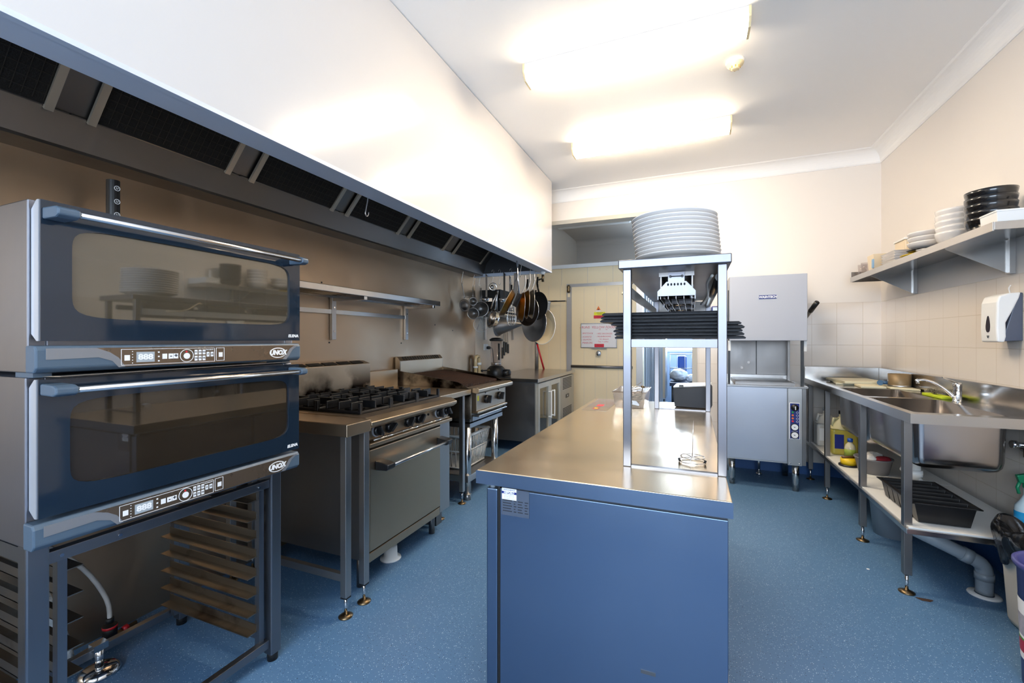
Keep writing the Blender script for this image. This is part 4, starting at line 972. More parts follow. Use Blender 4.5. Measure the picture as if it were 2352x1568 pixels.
def pan(label, c, nrm, R, depth, up, hl, mo, mi, rim=None, name='frying_pan', cat='frying pan', hm='black', base=.72):
    """pan hanging by its handle: c = centre of the opening, nrm = the way the opening faces, up = handle direction"""
    t = hang(name, label, cat, Vector(c) + Vector(up).normalized() * (R + hl), G_PAN)
    nv = Vector(nrm).normalized(); u = Vector(up); u = (u - nv * u.dot(nv)).normalized(); s = nv.cross(u); c = Vector(c)
    MB().lathe([(0, -depth), (R * base, -depth), (R * (base + .1), -depth * .86), (R, 0), (R + .002, .001)], c, nv, 40, up=u).build('outside', mo, t)
    MB().lathe([(R + .001, .0012), (R - .003, 0), (R * (base + .08), -depth * .82), (R * base, -depth + .004), (0, -depth + .004)], c, nv, 40, up=u).build('inside', mi, t)
    if rim: MB().tube(arc(c, R + .001, s, u, n=36), .0028, 6, True).build('rim', rim, t)
    p = [c + u * (R - .004) - nv * .012, c + u * (R + .04) + nv * .006, c + u * (R + hl * .55) + nv * .018, c + u * (R + hl) + nv * .012]
    w = .013
    mb = MB(); 
    for a, b_, wa, wb in zip(p, p[1:], (.011, .010, .014), (.010, .014, .010)):
        q = [a - s*wa, b_ - s*wb, b_ + s*wb, a + s*wa]; mb.prism([v - nv*.005 for v in q], nv * .01)
    mb.build('handle', M[hm], t, bev=.003)
    return t
M['brownpan'] = steel('brown_baked_pan', '#9a6a2c', .32, (1, 1, 4), stain=('#20150d', 4, .47), smudge=.4)
M['panin'] = mat('worn_pan_inside', '#1c1714', .4, .3, .3, 8)
M['teflon'] = mat('dark_nonstick', '#1d1714', .3, .1, .2, 6)
M['woksteel'] = steel('grey_wok_steel', '#8d9095', .3, (4, 4, 4), smudge=.3)
pan('brown frying pan tilted sideways, nearest to the ladles', (-1.66, 3.86, 1.66), (-.82, -.32, .46), .142, .045, (.46, .1, .88), .13, M['brownpan'], M['panin'], M['burnt'])
pan('brown baked frying pan seen from underneath, in front of its neighbours', (-1.535, 3.98, 1.62), (.86, .5, -.05), .142, .05, (-.02, 0, 1), .17, M['brownpan'], M['panin'], M['steel'], hm='steel')
pan('frying pan with orange baked side, between two brown pans', (-1.515, 4.06, 1.65), (.87, .48, -.05), .14, .05, (-.02, 0, 1), .17, M['brownpan'], M['panin'], M['burnt'], hm='steel')
pan('pale sided frying pan, outermost of the three seen edge-on', (-1.492, 4.14, 1.66), (.87, .48, -.03), .145, .045, (-.02, 0, 1), .16, M['burnt'], M['panin'], M['steel'], hm='steel')
pan('dark non-stick frying pan with a thin bright rim facing the room', (-1.614, 4.34, 1.605), (-.42, -.9, .03), .158, .045, (0, 0, 1), .18, M['black'], M['teflon'], M['bright'])
pan('black frying pan with long black handle hanging behind the bright-rimmed one', (-1.535, 4.43, 1.665), (-.45, -.88, .03), .15, .045, (.02, 0, 1), .16, M['black'], M['matblack'])
pan('grey steel wok pan, largest of the hanging pans', (-1.625, 4.56, 1.485), (-.5, -.86, .04), .205, .07, (.1, 0, 1), .16, M['woksteel'], M['woksteel'], M['bright'], 'wok', 'wok', base=.35)
pan('cream coloured wide bowl pan hanging hindmost, white rim showing', (-1.565, 4.68, 1.45), (-.45, -.88, .04), .20, .06, (.05, 0, 1), .12, M['cream'], M['cream'], M['whiteprint'], 'wide_pan', 'pan', base=.5)
t = hang('bench_scraper', 'black perforated scraper hanging in front of the brown frying pans', 'scraper', (-1.49, 3.74, 1.92))
MB().tube([(-1.50, 3.74, 2.03), (-1.49, 3.74, 1.88), (-1.478, 3.738, 1.72)], .008, 8).build('handle', M['bright'], t)
sb = MB().prism([(-1.49, 3.735, 1.735), (-1.545, 3.74, 1.62), (-1.505, 3.73, 1.60), (-1.45, 3.73, 1.715)], (.004, .012, 0)).build('blade', M['black'], t)
for y, h, lab in ((3.90, .12, 's-hook on the hood front holding the first brown pan'), (3.98, .14, 's-hook on the hood front holding the frying pans seen edge-on'), (4.24, .16, 's-hook on the hood front holding the bright-rimmed pan'), (4.40, .12, 's-hook on the hood front holding the wok')):
    s_hook((-1.555, y, 2.055), lab, h, rx=(.5, .8, 0), r=.003)

# ------------------------------------------------------------------ bench fridge in the middle
f = thing('bench_fridge', 'large stainless bench fridge with a polished top in the middle of the kitchen', 'fridge', (-.26, 2.1, 0))
MB().box(-.614, .092, 1.198, 2.965, .858, .9).build('benchtop', M['mirror'], f, bev=.003)
MB().box(-.6155, .0935, 1.1965, 1.198, .859, .8985).build('edge_reflection_sheet', M['panelsteel'], f)  # added sheet of darker blue steel, paints the dark reflection on this edge
MB().box(-.543, .084, 1.216, 1.24, .06, .846).build('end_panel', M['panelsteel'], f, bev=.002)
MB().box(-.543, .082, 1.24, 2.95, .06, .856).build('cabinet', M['darksteel'], f)
d = MB().box(-.590, -.553, 1.218, 1.80, .06, .842).build('door', M['panelsteel'], f, bev=.004)
MB().cyl((-.574, 1.232, .842), (-.574, 1.232, .858), .009, n=14).build('hinge_pin', M['pvc'], d)
MB().box(-.553, -.545, 1.222, 1.8, .06, .85).build('seal', M['matblack'], f)
MB().box(-.590, -.553, 1.82, 2.38, .06, .842).build('door', M['panelsteel'], f, bev=.004)
MB().box(-.590, -.553, 2.40, 2.94, .06, .842).build('door', M['panelsteel'], f, bev=.004)
for x in (-.5, .04):
    for y in (1.3, 2.85): MB().cyl((x, y, 0), (x, y, .06), .025, n=14).build('foot', M['rubber'], f)
p = MB().box(-.538, -.448, 1.2148, 1.216, .768, .848).build('rating_plate', mat('etched_rating_plate', '#5b6474', .45, .5, .08), f)
mb = MB()
for z in range(5):
    for x0, w_ in ((-.533, .03), (-.497, .008), (-.484, .016), (-.462, .011)): mb.box(x0, x0 + w_ - .003 * (z % 2), 1.2143, 1.2149, .812 - .008*z, .8145 - .008*z)
mb.build('print', M['ink'], p)
s = MB().box(-.5355, -.488, 1.2136, 1.2146, .816, .85).build('service_sticker', M['whiteprint'], f)
MB().box(-.5355, -.488, 1.2131, 1.2136, .8335, .8405).build('blue_band', M['navy'], s)
text('lettering', 'SALES & SERVICE', M['navy'], (-.5118, 1.2133, .8455), size=.0052, parent=s, ext=.0002, **FY)
text('lettering', 'HEPORO', M['whiteprint'], (-.5118, 1.2129, .837), size=.0085, parent=s, ext=.0002, bold=.0003, **FY)
for i, q in enumerate(('PARTS & SERVICE', 'PH (02) 9607 3715', 'www.heporo.com.au')): text('lettering', q, M['grey_w'], (-.5118, 1.2133, .8295 - .0048 * i), size=.0042, parent=s, ext=.0002, **FY)
MB().box(-.128, -.09, 1.2135, 1.216, .405, .414).build('slot', M['darksteel'], f)
MB().prism([(.086, 1.25, .06), (.094, 1.25, .06), (.0895, 1.30, .42), (.086, 1.30, .42)], (0, .3, 0)).build('side_cover', M['cream'], f)

# ------------------------------------------------------------------ gantry shelf with heat lamps
g = thing('gantry_shelf', 'polished stainless gantry shelf with heat lamps standing on the bench fridge', 'gantry', (-.05, 2.05, .9))
PX, PY = (-.203, .069), (1.41, 2.655)
for x in PX:
    for y in PY: MB().box(x, x + .025, y, y + .025, .9, 1.522).build('post', M['gantry'], g, bev=.002)
MB().box(-.215, .105, 1.39, 2.70, 1.5215, 1.549).build('top_shelf', M['gantry'], g, bev=.003)
for y in PY: MB().box(-.178, .069, y + .001, y + .024, 1.276, 1.302).build('middle_rail', M['gantry'], g, bev=.001)
for x in PX: MB().box(x + .001, x + .024, 1.435, 2.655, 1.276, 1.302).build('middle_rail', M['gantry'], g, bev=.001)
for y in PY: MB().box(-.178, .069, y + .004, y + .02, .9, .905).build('base_rail', M['gantry'], g)
MB().box(-.178, .069, 2.66, 2.68, 1.44, 1.515).build('back_rail', M['darksteel'], g)
MB().box(-.193, -.188, 1.45, 2.6, 1.44, 1.475).build('docket_rail', M['plastic_w'], g)
MB().cyl((.078, 1.46, 1.49), (.078, 2.62, 1.49), .014, n=10).build('cable_conduit', M['black'], g)
MB().tube([(.062, 1.6, 1.515), (.05, 1.7, 1.5), (.055, 1.85, 1.47), (.035, 2.0, 1.45)], .005, 6).build('cable', M['plastic_w'], g)
MB().tube([(-.215, 1.75, 1.52), (-.232, 1.72, 1.52), (-.236, 1.66, 1.48), (-.232, 1.60, 1.465), (-.205, 1.56, 1.465)], .0035, 6).build('yellow_cable', M['cream'], g)
for y in (1.52, 1.86, 2.2):
    xm = -.048
    MB().box(xm - .054, xm + .054, y, y + .26, 1.508, 1.5215).build('lamp_bracket', M['darksteel'], g)
    MB().box(xm - .05, xm - .046, y + .004, y + .256, 1.46, 1.508).box(xm + .046, xm + .05, y + .004, y + .256, 1.46, 1.508).build('lamp_shield', M['darksteel'], g)
    h = MB().prism([(xm - .03, y - .012, 1.489), (xm - .058, y - .012, 1.458), (xm - .058, y - .012, 1.443), (xm + .058, y - .012, 1.443), (xm + .058, y - .012, 1.458), (xm + .03, y - .012, 1.489)], (0, .004, 0))
    h.prism([(xm - .03, y - .008, 1.489), (xm - .058, y - .008, 1.458), (xm - .058, y + .27, 1.458), (xm - .03, y + .27, 1.489)], (.002, 0, .001)).prism([(xm + .03, y - .008, 1.489), (xm + .03, y + .27, 1.489), (xm + .058, y + .27, 1.458), (xm + .058, y - .008, 1.458)], (-.002, 0, .001))
    h.prism([(xm - .058, y + .27, 1.443), (xm - .058, y + .27, 1.458), (xm + .058, y + .27, 1.458), (xm + .058, y + .27, 1.443)], (0, .004, 0)).box(xm - .058, xm - .055, y - .008, y + .27, 1.432, 1.458).box(xm + .055, xm + .058, y - .008, y + .27, 1.432, 1.458)
    h = h.build('heat_lamp', M['gantry'], g)
    mb = MB()
    for k in range(6): mb.prism([(xm - .025 + .01*k + .003*math.cos(a), y - .0125, 1.48 + .0045*math.sin(a)) for a in [2*PI*i/10 for i in range(10)]][::1], (0, -.0006, 0))
    mb.build('vent_holes', M['matblack'], h)
    MB().box(xm - .025, xm + .025, y - .010, y + .06, 1.489, 1.519).build('lamp_neck', M['gantry'], h)
    MB().cyl((xm - .018, y - .013, 1.506), (xm + .018, y - .013, 1.506), .0015, n=6).cyl((xm - .018, y - .014, 1.506), (xm - .018, y - .009, 1.506), .0045, n=10).cyl((xm + .018, y - .014, 1.506), (xm + .018, y - .009, 1.506), .0045, n=10).build('bolt_clamp', M['iron'], h)
    mb = MB()
    for k in range(5): mb.box(xm - .05 + .024*k, xm - .048 + .024*k, y, y + .26, 1.434, 1.45)
    mb.cyl((xm - .04, y + .12, 1.45), (xm + .04, y + .12, 1.45), .006, n=10)
    mb.build('guard', M['darksteel'], h)
# slate boards
rnd = random.Random(3)
SL = [(.02, .0), (.015, .004), (.012, -.003), (.018, .004), (.006, -.004), (-.033, .0), (-.034, .006), (-.028, .003)]
lab = ['undermost of the eight rough black slate boards on the gantry', 'second black slate board from the bottom of the gantry stack', 'third black slate board from the bottom of the gantry stack', 'fourth black slate board from the bottom of the gantry stack',
       'fifth black slate board from the bottom of the gantry stack', 'third black slate board from the top of the gantry stack', 'second black slate board from the top of the gantry stack', 'topmost of the eight rough black slate boards on the gantry']
for k, (dx, dy) in enumerate(SL):
    z = 1.3025 + .0108 * k; hw = .187 if k < 5 else .182; pts = []
    cx = -.063 + dx; y0 = 1.4375 + abs(dy) * .5; y1 = 1.74 + dy
    for (ax_, ay_), (bx_, by_) in zip([(cx-hw, y0), (cx+hw, y0), (cx+hw, y1), (cx-hw, y1)], [(cx+hw, y0), (cx+hw, y1), (cx-hw, y1), (cx-hw, y0)]):
        for i in range(12):
            q = i / 12; jx, jy = rnd.uniform(-.003, .003), rnd.uniform(0, .003)
            pts.append((ax_ + (bx_-ax_)*q + jx, ay_ + (by_-ay_)*q + jy))
    n = len(pts); mb = MB()
    mb.add([(x, y, z + .0005) for x, y in pts] + [(cx + (x-cx)*1.012, y - .001, z + .0045) for x, y in pts] + [(cx + (x-cx)*.975, (y-1.59)*.985 + 1.591, z + .0095) for x, y in pts],
           [tuple(range(n))[::-1], tuple(range(2*n, 3*n))] + [(i, (i+1) % n, n + (i+1) % n, n + i) for i in range(n)] + [(n + i, n + (i+1) % n, 2*n + (i+1) % n, 2*n + i) for i in range(n)])
    tag(mb.build('slate_board', M['slate']), lab[k], 'slate board', 'slate boards on the gantry')
# plates
pp = [(0, .004), (.07, .004), (.075, 0), (.083, 0), (.085, .006), (.112, .017), (.1345, .024), (.1355, .027), (.133, .0285), (.11, .022), (.082, .0105), (0, .0095)]
plate = MB().lathe(pp, (0, 0, 0), n=56).build('dinner_plate', M['china'], off=(0, 0, 0))
nth = ['bottom', 'second', 'third', 'fourth', 'fifth', 'sixth', 'seventh', 'eighth', 'ninth', 'tenth']
for k in range(11):
    c = plate if k == 0 else plate.copy()
    if k: COL.objects.link(c)
    q = k / 10
    c.location = (-.047 - .012 * q, 1.56 + .0006 * math.sin(3 * k), 1.5495 + .0128 * k)
    tag(c, ('white dinner plate lying at the very bottom of the tall stack on the gantry' if k == 0 else 'white dinner plate lying on top of the tall stack on the gantry' if k == 10 else 'white dinner plate, %s from the bottom of the tall stack on the gantry' % nth[k]), 'plate', 'dinner plates on the gantry')
# bill spike
t = thing('bill_spike', 'wire bill spike with round base standing on the polished bench', 'spike', (.0, 1.546, .9))
MB().tube(arc((0, 1.546, .9035), .042, (1, 0, 0), (0, 1, 0), n=32), .0016, 6, True).tube(arc((0, 1.546, .917), .036, (1, 0, 0), (0, 1, 0), n=32), .0016, 6, True).build('base_ring', M['chrome'], t)
mb = MB()
for a in (.4, 2.5, 4.6):
    mb.tube([(.042*math.cos(a), 1.546 + .042*math.sin(a), .903), (.038*math.cos(a), 1.546 + .038*math.sin(a), .917), (.02*math.cos(a), 1.546 + .02*math.sin(a), .919), (0, 1.546, .914)], .0016, 6)
mb.build('spokes', M['chrome'], t)
MB().tube([(0, 1.546, .912), (.002, 1.546, .99), (.004, 1.546, 1.036)], [.0014, .0013, .0004], 6).build('pin', M['chrome'], t)
MB().cyl((.036, 1.528, .902), (.04, 1.53, .912), .0035, n=8).cyl((-.037, 1.53, .902), (-.041, 1.531, .912), .0035, n=8).build('rubber_tip', M['rubber'], t)
# cutlery tub
t = thing('cutlery_tub', 'clear plastic tub full of cutlery with a paper tag on the bench', 'tub', (-.34, 2.76, .9))
MB().tub(-.435, -.245, 2.60, 2.92, .9015, .995, .014, .014, .003).build('tub', glass('frosted_tub', '#e9e2dc', .1, .15, '#e9e2da', .12), t)
MB().tube([(-.435, 2.60, .995), (-.245, 2.60, .995), (-.245, 2.92, .995), (-.435, 2.92, .995)], .004, 6, True).build('rim', bpy.data.materials['frosted_tub'], t)
MB().prism([(-.36, 2.608, .95), (-.355, 2.603, .93), (-.285, 2.604, .918), (-.282, 2.606, .926), (-.30, 2.608, .945)][::-1], (0, -.0015, 0)).build('paper_tag', M['whiteprint'], t)
text('lettering', 'TEA', M['ink'], (-.335, 2.599, .938), size=.018, parent=t, ext=.0002, right=(1, 0, -.15), up=(.15, 0, 1))
rnd = random.Random(11)
cl = ['fork', 'spoon', 'knife']
adj = ['lying lowest', 'lying flat', 'pointing left', 'leaning on the rim', 'crossing the others', 'lying near the tag', 'lying at the back', 'tilted steeply', 'lying on top', 'sticking out highest']
for k in range(10):
    a = rnd.uniform(0, PI); L_ = rnd.uniform(.05, .062); z = .965 + .0052 * k; c = Vector((-.34 + rnd.uniform(-.022, .022), 2.75 + rnd.uniform(-.06, .06), z))
    u = Vector((math.cos(a), math.sin(a), rnd.uniform(-.15, .15))).normalized()
    if k == 9: c = Vector((-.275, 2.68, .995)); u = Vector((.15, .1, 1)).normalized(); L_ = .035
    if k == 7: c = Vector((-.33, 2.7, 1.005)); u = Vector((.6, .2, .5)).normalized(); L_ = .045
    o = MB().tube([c - u * L_, c, c + u * L_ * .6], [.003, .0025, .002], 6)
    if k == 9: o.lathe([(0, 0), (.012, .002), (.011, .012), (0, .014)], c + u * L_ * .55, u, 14)
    else:
        s_ = u.cross(Vector((0, 0, 1))).normalized(); e = c + u * L_ * .6
        o.prism([e - s_ * .004, e + u * .014 - s_ * .010, e + u * .032 - s_ * .008, e + u * .036, e + u * .032 + s_ * .008, e + u * .014 + s_ * .010, e + s_ * .004], (0, 0, .0016))
    tag(o.build('spoon', M['bright'] if k != 9 else M['brass']), ('brass topped piece of cutlery sticking straight up from the clear tub' if k == 9 else 'steel piece of cutlery in the clear tub, %s' % adj[k]), 'cutlery', 'cutlery in the clear tub')
mb = MB()
for k in range(70):
    a = rnd.uniform(0, PI); c = Vector((-.34 + rnd.uniform(-.04, .04), 2.76 + rnd.uniform(-.1, .1), .912 + rnd.uniform(0, .045))); u = Vector((math.cos(a), math.sin(a), rnd.uniform(-.2, .2)))
    mb.tube([c - u * .022, c + u * .022], .0042, 5)
o = mb.build('cutlery_heap', M['darksteel']); o['label'] = 'jumbled cutlery filling the bottom of the clear tub'; o['category'] = 'cutlery'; o['kind'] = 'stuff'
t = thing('black_case', 'black box with a lighter lid and latch standing at the far end of the bench', 'box', (0, 2.82, .9))
MB().prism([(-.098, 2.77, .9015), (.098, 2.745, .9015), (.098, 2.745, 1.022), (.092, 2.748, 1.03), (-.105, 2.772, 1.012), (-.108, 2.77, 1.0)], (.014, .14, 0)).build('body', mat('charcoal_case', '#23262e', .5), t, bev=.004)
MB().prism([(-.106, 2.775, 1.013), (.094, 2.75, 1.031), (.108, 2.89, 1.036), (-.092, 2.913, 1.02)], (0, 0, .008)).build('lid', M['plastic_w'], t, bev=.003)
MB().box(-.072, -.048, 2.762, 2.80, 1.02, 1.034).build('latch', M['black'], t)
# printed notes laminated on the bench
t = thing('laminated_sheet', 'clear laminated sheet with red and yellow marks lying on the far end of the bench', 'sheet', (-.47, 2.75, .9))
MB().box(-.585, -.445, 2.45, 2.955, .9003, .9012).build('sheet', glass('clear_laminate', '#efe8e0', .12, .05, '#d8cfc6', .25), t)
mb = MB()
for k in range(5): mb.box(-.535 + .008*k, -.528 + .008*k, 2.62 - .01*(k % 2), 2.69, .9012, .9016)
for k in range(4): mb.box(-.535, -.50, 2.50 + .02*k, 2.507 + .02*k, .9012, .9016)
mb.build('red_lettering', M['redsticker'], t)
MB().box(-.527, -.508, 2.52, 2.55, .9016, .9018).build('yellow_mark', M['yellowsticker'], t)

# ------------------------------------------------------------------ hood dishwasher
d = thing('dishwasher', 'pass-through dishwasher with raised grey hood and blue control strip', 'dishwasher', (.58, 4.65, 0))
MB().box(.285, .862, 4.37, 4.93, .235, .885).build('cabinet', M['steel'], d)
MB().box(.288, .752, 4.352, 4.37, .25, .885).build('front_panel', M['dishsteel'] if 'dishsteel' in M else M.setdefault('dishsteel', steel('dishwasher_front_steel', '#a9abb2', .36, (1, 1, 20), smudge=.3, wave=.002)), d, bev=.002)
MB().box(.757, .862, 4.355, 4.37, .225, .885).build('side_panel', M['steel'], d, bev=.002)
MB().box(.866, .895, 4.38, 4.9, .225, .885).build('side_skin', M['darksteel'], d)
MB().box(.275, .905, 4.34, 4.93, .885, .903).box(.32, .845, 4.88, 4.93, .9, .96).build('wash_deck', M['steel_x'], d, bev=.003)
MB().box(.36, .82, 4.42, 4.86, .9032, .925).box(.375, .805, 4.435, 4.845, .925, .927).build('rack_frame', M['darksteel'], d)
MB().box(.30, .87, 4.93, 4.95, .9, 1.9).build('back_panel', M['darksteel'], d)
MB().box(.585, .592, 4.922, 4.93, .96, 1.3).build('seam', M['iron'], d)
MB().cyl((.46, 4.93, 1.02), (.46, 4.915, 1.02), .013, n=14).cyl((.52, 4.93, 1.075), (.52, 4.925, 1.075), .012, n=14).build('jet', M['chrome'], d)
for x in (.30, .868): MB().box(x, x + .02, 4.42, 4.45, .9, 1.75).build('guide_post', M['black'], d)
MB().box(.84, .86, 4.84, 4.87, .9, 1.75).build('guide_post', M['darksteel'], d)
h = MB().box(.308, .898, 4.345, 4.365, 1.292, 1.862).box(.308, .328, 4.365, 4.91, 1.292, 1.862).box(.878, .898, 4.365, 4.91, 1.292, 1.862).box(.328, .878, 4.365, 4.91, 1.842, 1.862).build('hood', M['grey_w'], d, bev=.004)
MB().box(.302, .322, 4.40, 4.43, 1.2, 1.292).box(.884, .904, 4.40, 4.43, 1.2, 1.292).build('hood_tail', M['plastic_w'], h)
lg = MB().box(.538, .672, 4.342, 4.345, 1.655, 1.688).build('badge', M['navy'], h, bev=.004)
text('lettering', 'WASHTECH', M['whiteprint'], (.605, 4.3415, 1.671), size=.0255, parent=lg, bold=.0009, shear=.2, sx=.98, **FY)
MB().tube([(.898, 4.62, 1.47), (.92, 4.5, 1.50), (.955, 4.33, 1.60)], .016, 10).build('handle_bar', M['steel'], h)
MB().tube([(.935, 4.42, 1.545), (.958, 4.315, 1.61)], .02, 10).build('handle_grip', M['black'], h)
p = MB().box(.768, .845, 4.351, 4.3549, .452, .762).build('control_strip', M['whiteprint'], d, bev=.004)
MB().box(.773, .840, 4.3496, 4.351, .457, .757).build('blue_face', M['navy'], p)
k = MB().lathe([(0, 0), (.029, 0), (.027, .018), (0, .02)], (.806, 4.3496, .722), (0, -1, 0), 24).build('selector_knob', M['black'], p)
MB().box(.806, .812, 4.327, 4.33, .705, .735).build('pointer', M['whiteprint'], k)
for z, m in ((.682, mat('green_lamp', '#1f9e4a', .3)), (.656, M['orange']), (.63, M['orange']), (.605, M['redsticker'])):
    MB().cyl((.792, 4.3496, z), (.792, 4.345, z), .008, n=14).build('indicator', m, p)
    MB().lathe([(.0065, 0), (.0085, 0), (.0085, .0008), (.0065, .0008)], (.826, 4.3496, z - .002), (0, -1, 0), 18, False).build('symbol', M['whiteprint'], p)
for z in (.556, .488):
    q = MB().lathe([(0, 0), (.031, 0), (.031, .006), (.026, .008), (0, .008)], (.806, 4.3496, z), (0, -1, 0), 26, False).build('gauge_rim', M['black'], p)
    MB().lathe([(0, .0082), (.025, .0082), (.025, .009), (0, .009)], (.806, 4.3496, z), (0, -1, 0), 26, False).build('dial', M['whiteprint'], q)
    MB().cyl((.806, 4.3406, z), (.806, 4.339, z), .004, n=10).prism([(.806, 4.3402, z - .001), (.788, 4.3402, z + .004), (.806, 4.3402, z + .0015)], (0, -.0006, 0)).build('needle', M['ink'], q)
    text('lettering', 'WASH TEMP' if z > .5 else 'RINSE TEMP', M['whiteprint'], (.806, 4.3495, z - .037 if z > .5 else z - .029), size=.0085, parent=p, ext=.0003, **FY)
for x in (.775, .842): MB().lathe([(0, 0), (.006, 0), (.005, .004), (0, .005)], (x, 4.355, .243), (0, -1, 0), 12).build('screw', M['chrome'], d)
for x, y in ((.333, 4.42), (.822, 4.40), (.333, 4.86), (.822, 4.86)):
    l = MB().cyl((x, y, .03), (x, y, .24), .027, n=18).build('leg', M['bright'], d)
    MB().cyl((x, y, 0), (x, y, .12), .0235, n=18).build('foot', M['steel'], l)
t = thing('drain_pipe', 'thin drain pipe and plug under the dishwasher', 'pipe', (.59, 4.83, 0))
MB().cyl((.595, 4.8, .02), (.595, 4.8, .224), .012, n=10).lathe([(0, 0), (.03, 0), (.028, .015), (.012, .03), (0, .03)], (.595, 4.8, 0), n=16).build('pipe', M['chrome'], t)
# chemical dispensers on the far wall
for x, lab in ((.07, 'blue and white detergent dispenser on the far wall nearer to the opening'), (.182, 'blue and white rinse dispenser on the far wall nearer to the dishwasher')):
    t = thing('chemical_dispenser', lab, 'dispenser', (x + .05, 4.97, 1.5), 'dispensers behind the gantry')
    MB().box(x, x + .105, 4.915, 4.979, 1.515, 1.645).build('case', M['navy'], t, bev=.012)
    MB().box(x + .012, x + .093, 4.911, 4.915, 1.55, 1.632).build('face', mat('pale_blue_face', '#c9dcef', .4) if x < .1 else bpy.data.materials['pale_blue_face'], t)
    MB().box(x + .01, x + .095, 4.93, 4.975, 1.475, 1.50).build('bracket', M['iron'], t)
    MB().tube([(x + .03, 4.94, 1.515), (x + .05, 4.94, 1.44), (x + .06, 4.95, 1.3)], .004, 6).build('tube', M['red'] if x < .1 else M['yellow'], t)

# ------------------------------------------------------------------ double sink bench
s = thing('sink_bench', 'stainless double bowl sink bench on slim legs along the right wall', 'sink bench', (1.3, 3.85, 0))
ST = M.setdefault('sinksteel', steel('sink_steel', '#c0bdba', .22, (1, 20, 1), smudge=.35, wave=.0008, wscale=5))
SX = M.setdefault('bowlsteel', steel('pressed_bowl_steel', '#b6b0ad', .27, (10, 1, 1), smudge=.3, wave=.002, wscale=3, coln=.03, stain=('#6a5a50', 9, .8)))
BX0, BX1 = 1.085, 1.46; B1, B2 = (2.95, 3.60), (3.665, 4.22)
mb = MB()
for a in ((1.002, BX0, 2.747, 4.96), (BX1, 1.59, 2.747, 4.96), (BX0, BX1, 2.747, B1[0]), (BX0, BX1, B1[1], B2[0]), (BX0, BX1, B2[1], 4.96)): mb.box(*a, .905, .917)
mb.box(.998, 1.012, 2.745, 4.96, .886, .934).box(1.012, 1.59, 2.745, 2.759, .886, .934)
s_top = mb.build('worktop', ST, s)
MB().box(1.575, 1.592, 2.745, 4.972, .905, 1.045).box(1.0, 1.576, 4.955, 4.972, .905, 1.045).build('upstand', ST, s, bev=.003)
MB().box(1.0, 1.59, 2.2, 2.745, .9, .917).build('return_top', ST, s) if False else None
for (y0, y1), zb in ((B1, .618), (B2, .585)):
    o = MB().rtub(BX0 - .006, BX1 + .006, y0 - .006, y1 + .006, [(0, .904), (.006, zb + .06), (.012, zb + .03), (.024, zb + .012), (.045, zb + .002), (.08, zb), (.17, zb), (.17, zb + .005), (.08, zb + .005), (.05, zb + .008), (.03, zb + .018), (.018, zb + .036), (.012, zb + .064), (.007, .917), (0, .904)], .05).box(BX0 + .1, BX1 - .1, y0 + .1, y1 - .1, zb, zb + .004).build('bowl', SX, s)
    MB().lathe([(0, 0), (.042, 0), (.045, .002), (0, .003)], ((BX0+BX1)/2, (y0+y1)/2, zb + .0045), n=22).build('waste', M['chrome'], o)
for y in (2.85, 3.477, 4.28, 4.826): 
    MB().box(1.003, 1.038, y - .0175, y + .0175, .095, .905).build('leg', M['darksteel'], s, bev=.002)
    f = MB().cyl((1.0205, y, .006), (1.0205, y, .1), .008, n=10).build('foot_stem', M['chrome'], s)
    MB().lathe([(0, 0), (.034, 0), (.035, .004), (.014, .012), (0, .012)], (1.0205, y, 0), n=22).build('foot_disc', M['brass'], f)
for y in (2.85, 4.826): MB().box(1.55, 1.58, y - .015, y + .015, 0, .905).build('leg', M['darksteel'], s)
MB().box(1.002, 1.57, 2.80, 4.9, .318, .345).build('undershelf_frame', M['steel_h'], s, bev=.002)
MB().box(1.012, 1.57, 2.805, 3.70, .3455, .353).box(1.012, 1.57, 3.705, 4.88, .3455, .353).build('undershelf_board', M['plastic_w'], s)
# mixer tap
t = thing('mixer_tap', 'chrome mixer tap with long curved spout behind the nearer sink bowl', 'tap', (1.512, 3.536, .917))
MB().lathe([(0, 0), (.024, 0), (.024, .004), (.021, .006), (.021, .085), (.022, .088), (.022, .108), (.018, .118), (0, .118)], (1.512, 3.536, .9175), n=26).build('body', M['chrome'], t)
MB().tube([(1.495, 3.536, .945), (1.46, 3.536, .985), (1.41, 3.536, 1.025), (1.36, 3.536, 1.045), (1.325, 3.536, 1.045), (1.312, 3.536, 1.038)], [.011, .0095, .009, .009, .0095, .009], 10).build('spout', M['chrome'], t)
MB().cyl((1.322, 3.536, 1.044), (1.322, 3.536, 1.022), .0095, n=12).build('aerator', M['chrome'], t)
MB().prism([(1.505, 3.53, 1.03), (1.43, 3.50, 1.062), (1.43, 3.516, 1.066), (1.505, 3.552, 1.036)], (0, 0, .006)).build('lever', M['chrome'], t)
# boards, pot, sponge
def slab(name, label, cat, pts, z, th, m, group=None):
    return tag(MB().xy(pts, z, z + th).build(name, m, bev=.003), label, cat, group)
G_B = 'cutting boards on the sink bench'
slab('cutting_board', 'pale cutting board lying lowest beside the far end of the sink bench', 'cutting board', [(1.14, 4.53), (1.48, 4.48), (1.53, 4.83), (1.19, 4.9)], .9175, .012, M['board'], G_B)
slab('cutting_board', 'large ribbed cream cutting board on top of the others, next to the far upstand', 'cutting board', [(1.19, 4.47), (1.50, 4.50), (1.47, 4.92), (1.15, 4.87)], .93, .02, M['board'], G_B)
slab('cutting_board', 'short cream board jutting out from below beside the far bowl', 'cutting board', [(1.24, 4.26), (1.40, 4.255), (1.40, 4.46), (1.25, 4.455)], .9175, .016, M['board'], G_B)
slab('cutting_board', 'small cream board under the stained pot', 'cutting board', [(1.42, 4.25), (1.565, 4.14), (1.574, 4.44), (1.43, 4.475)], .9175, .014, M['board'], G_B)
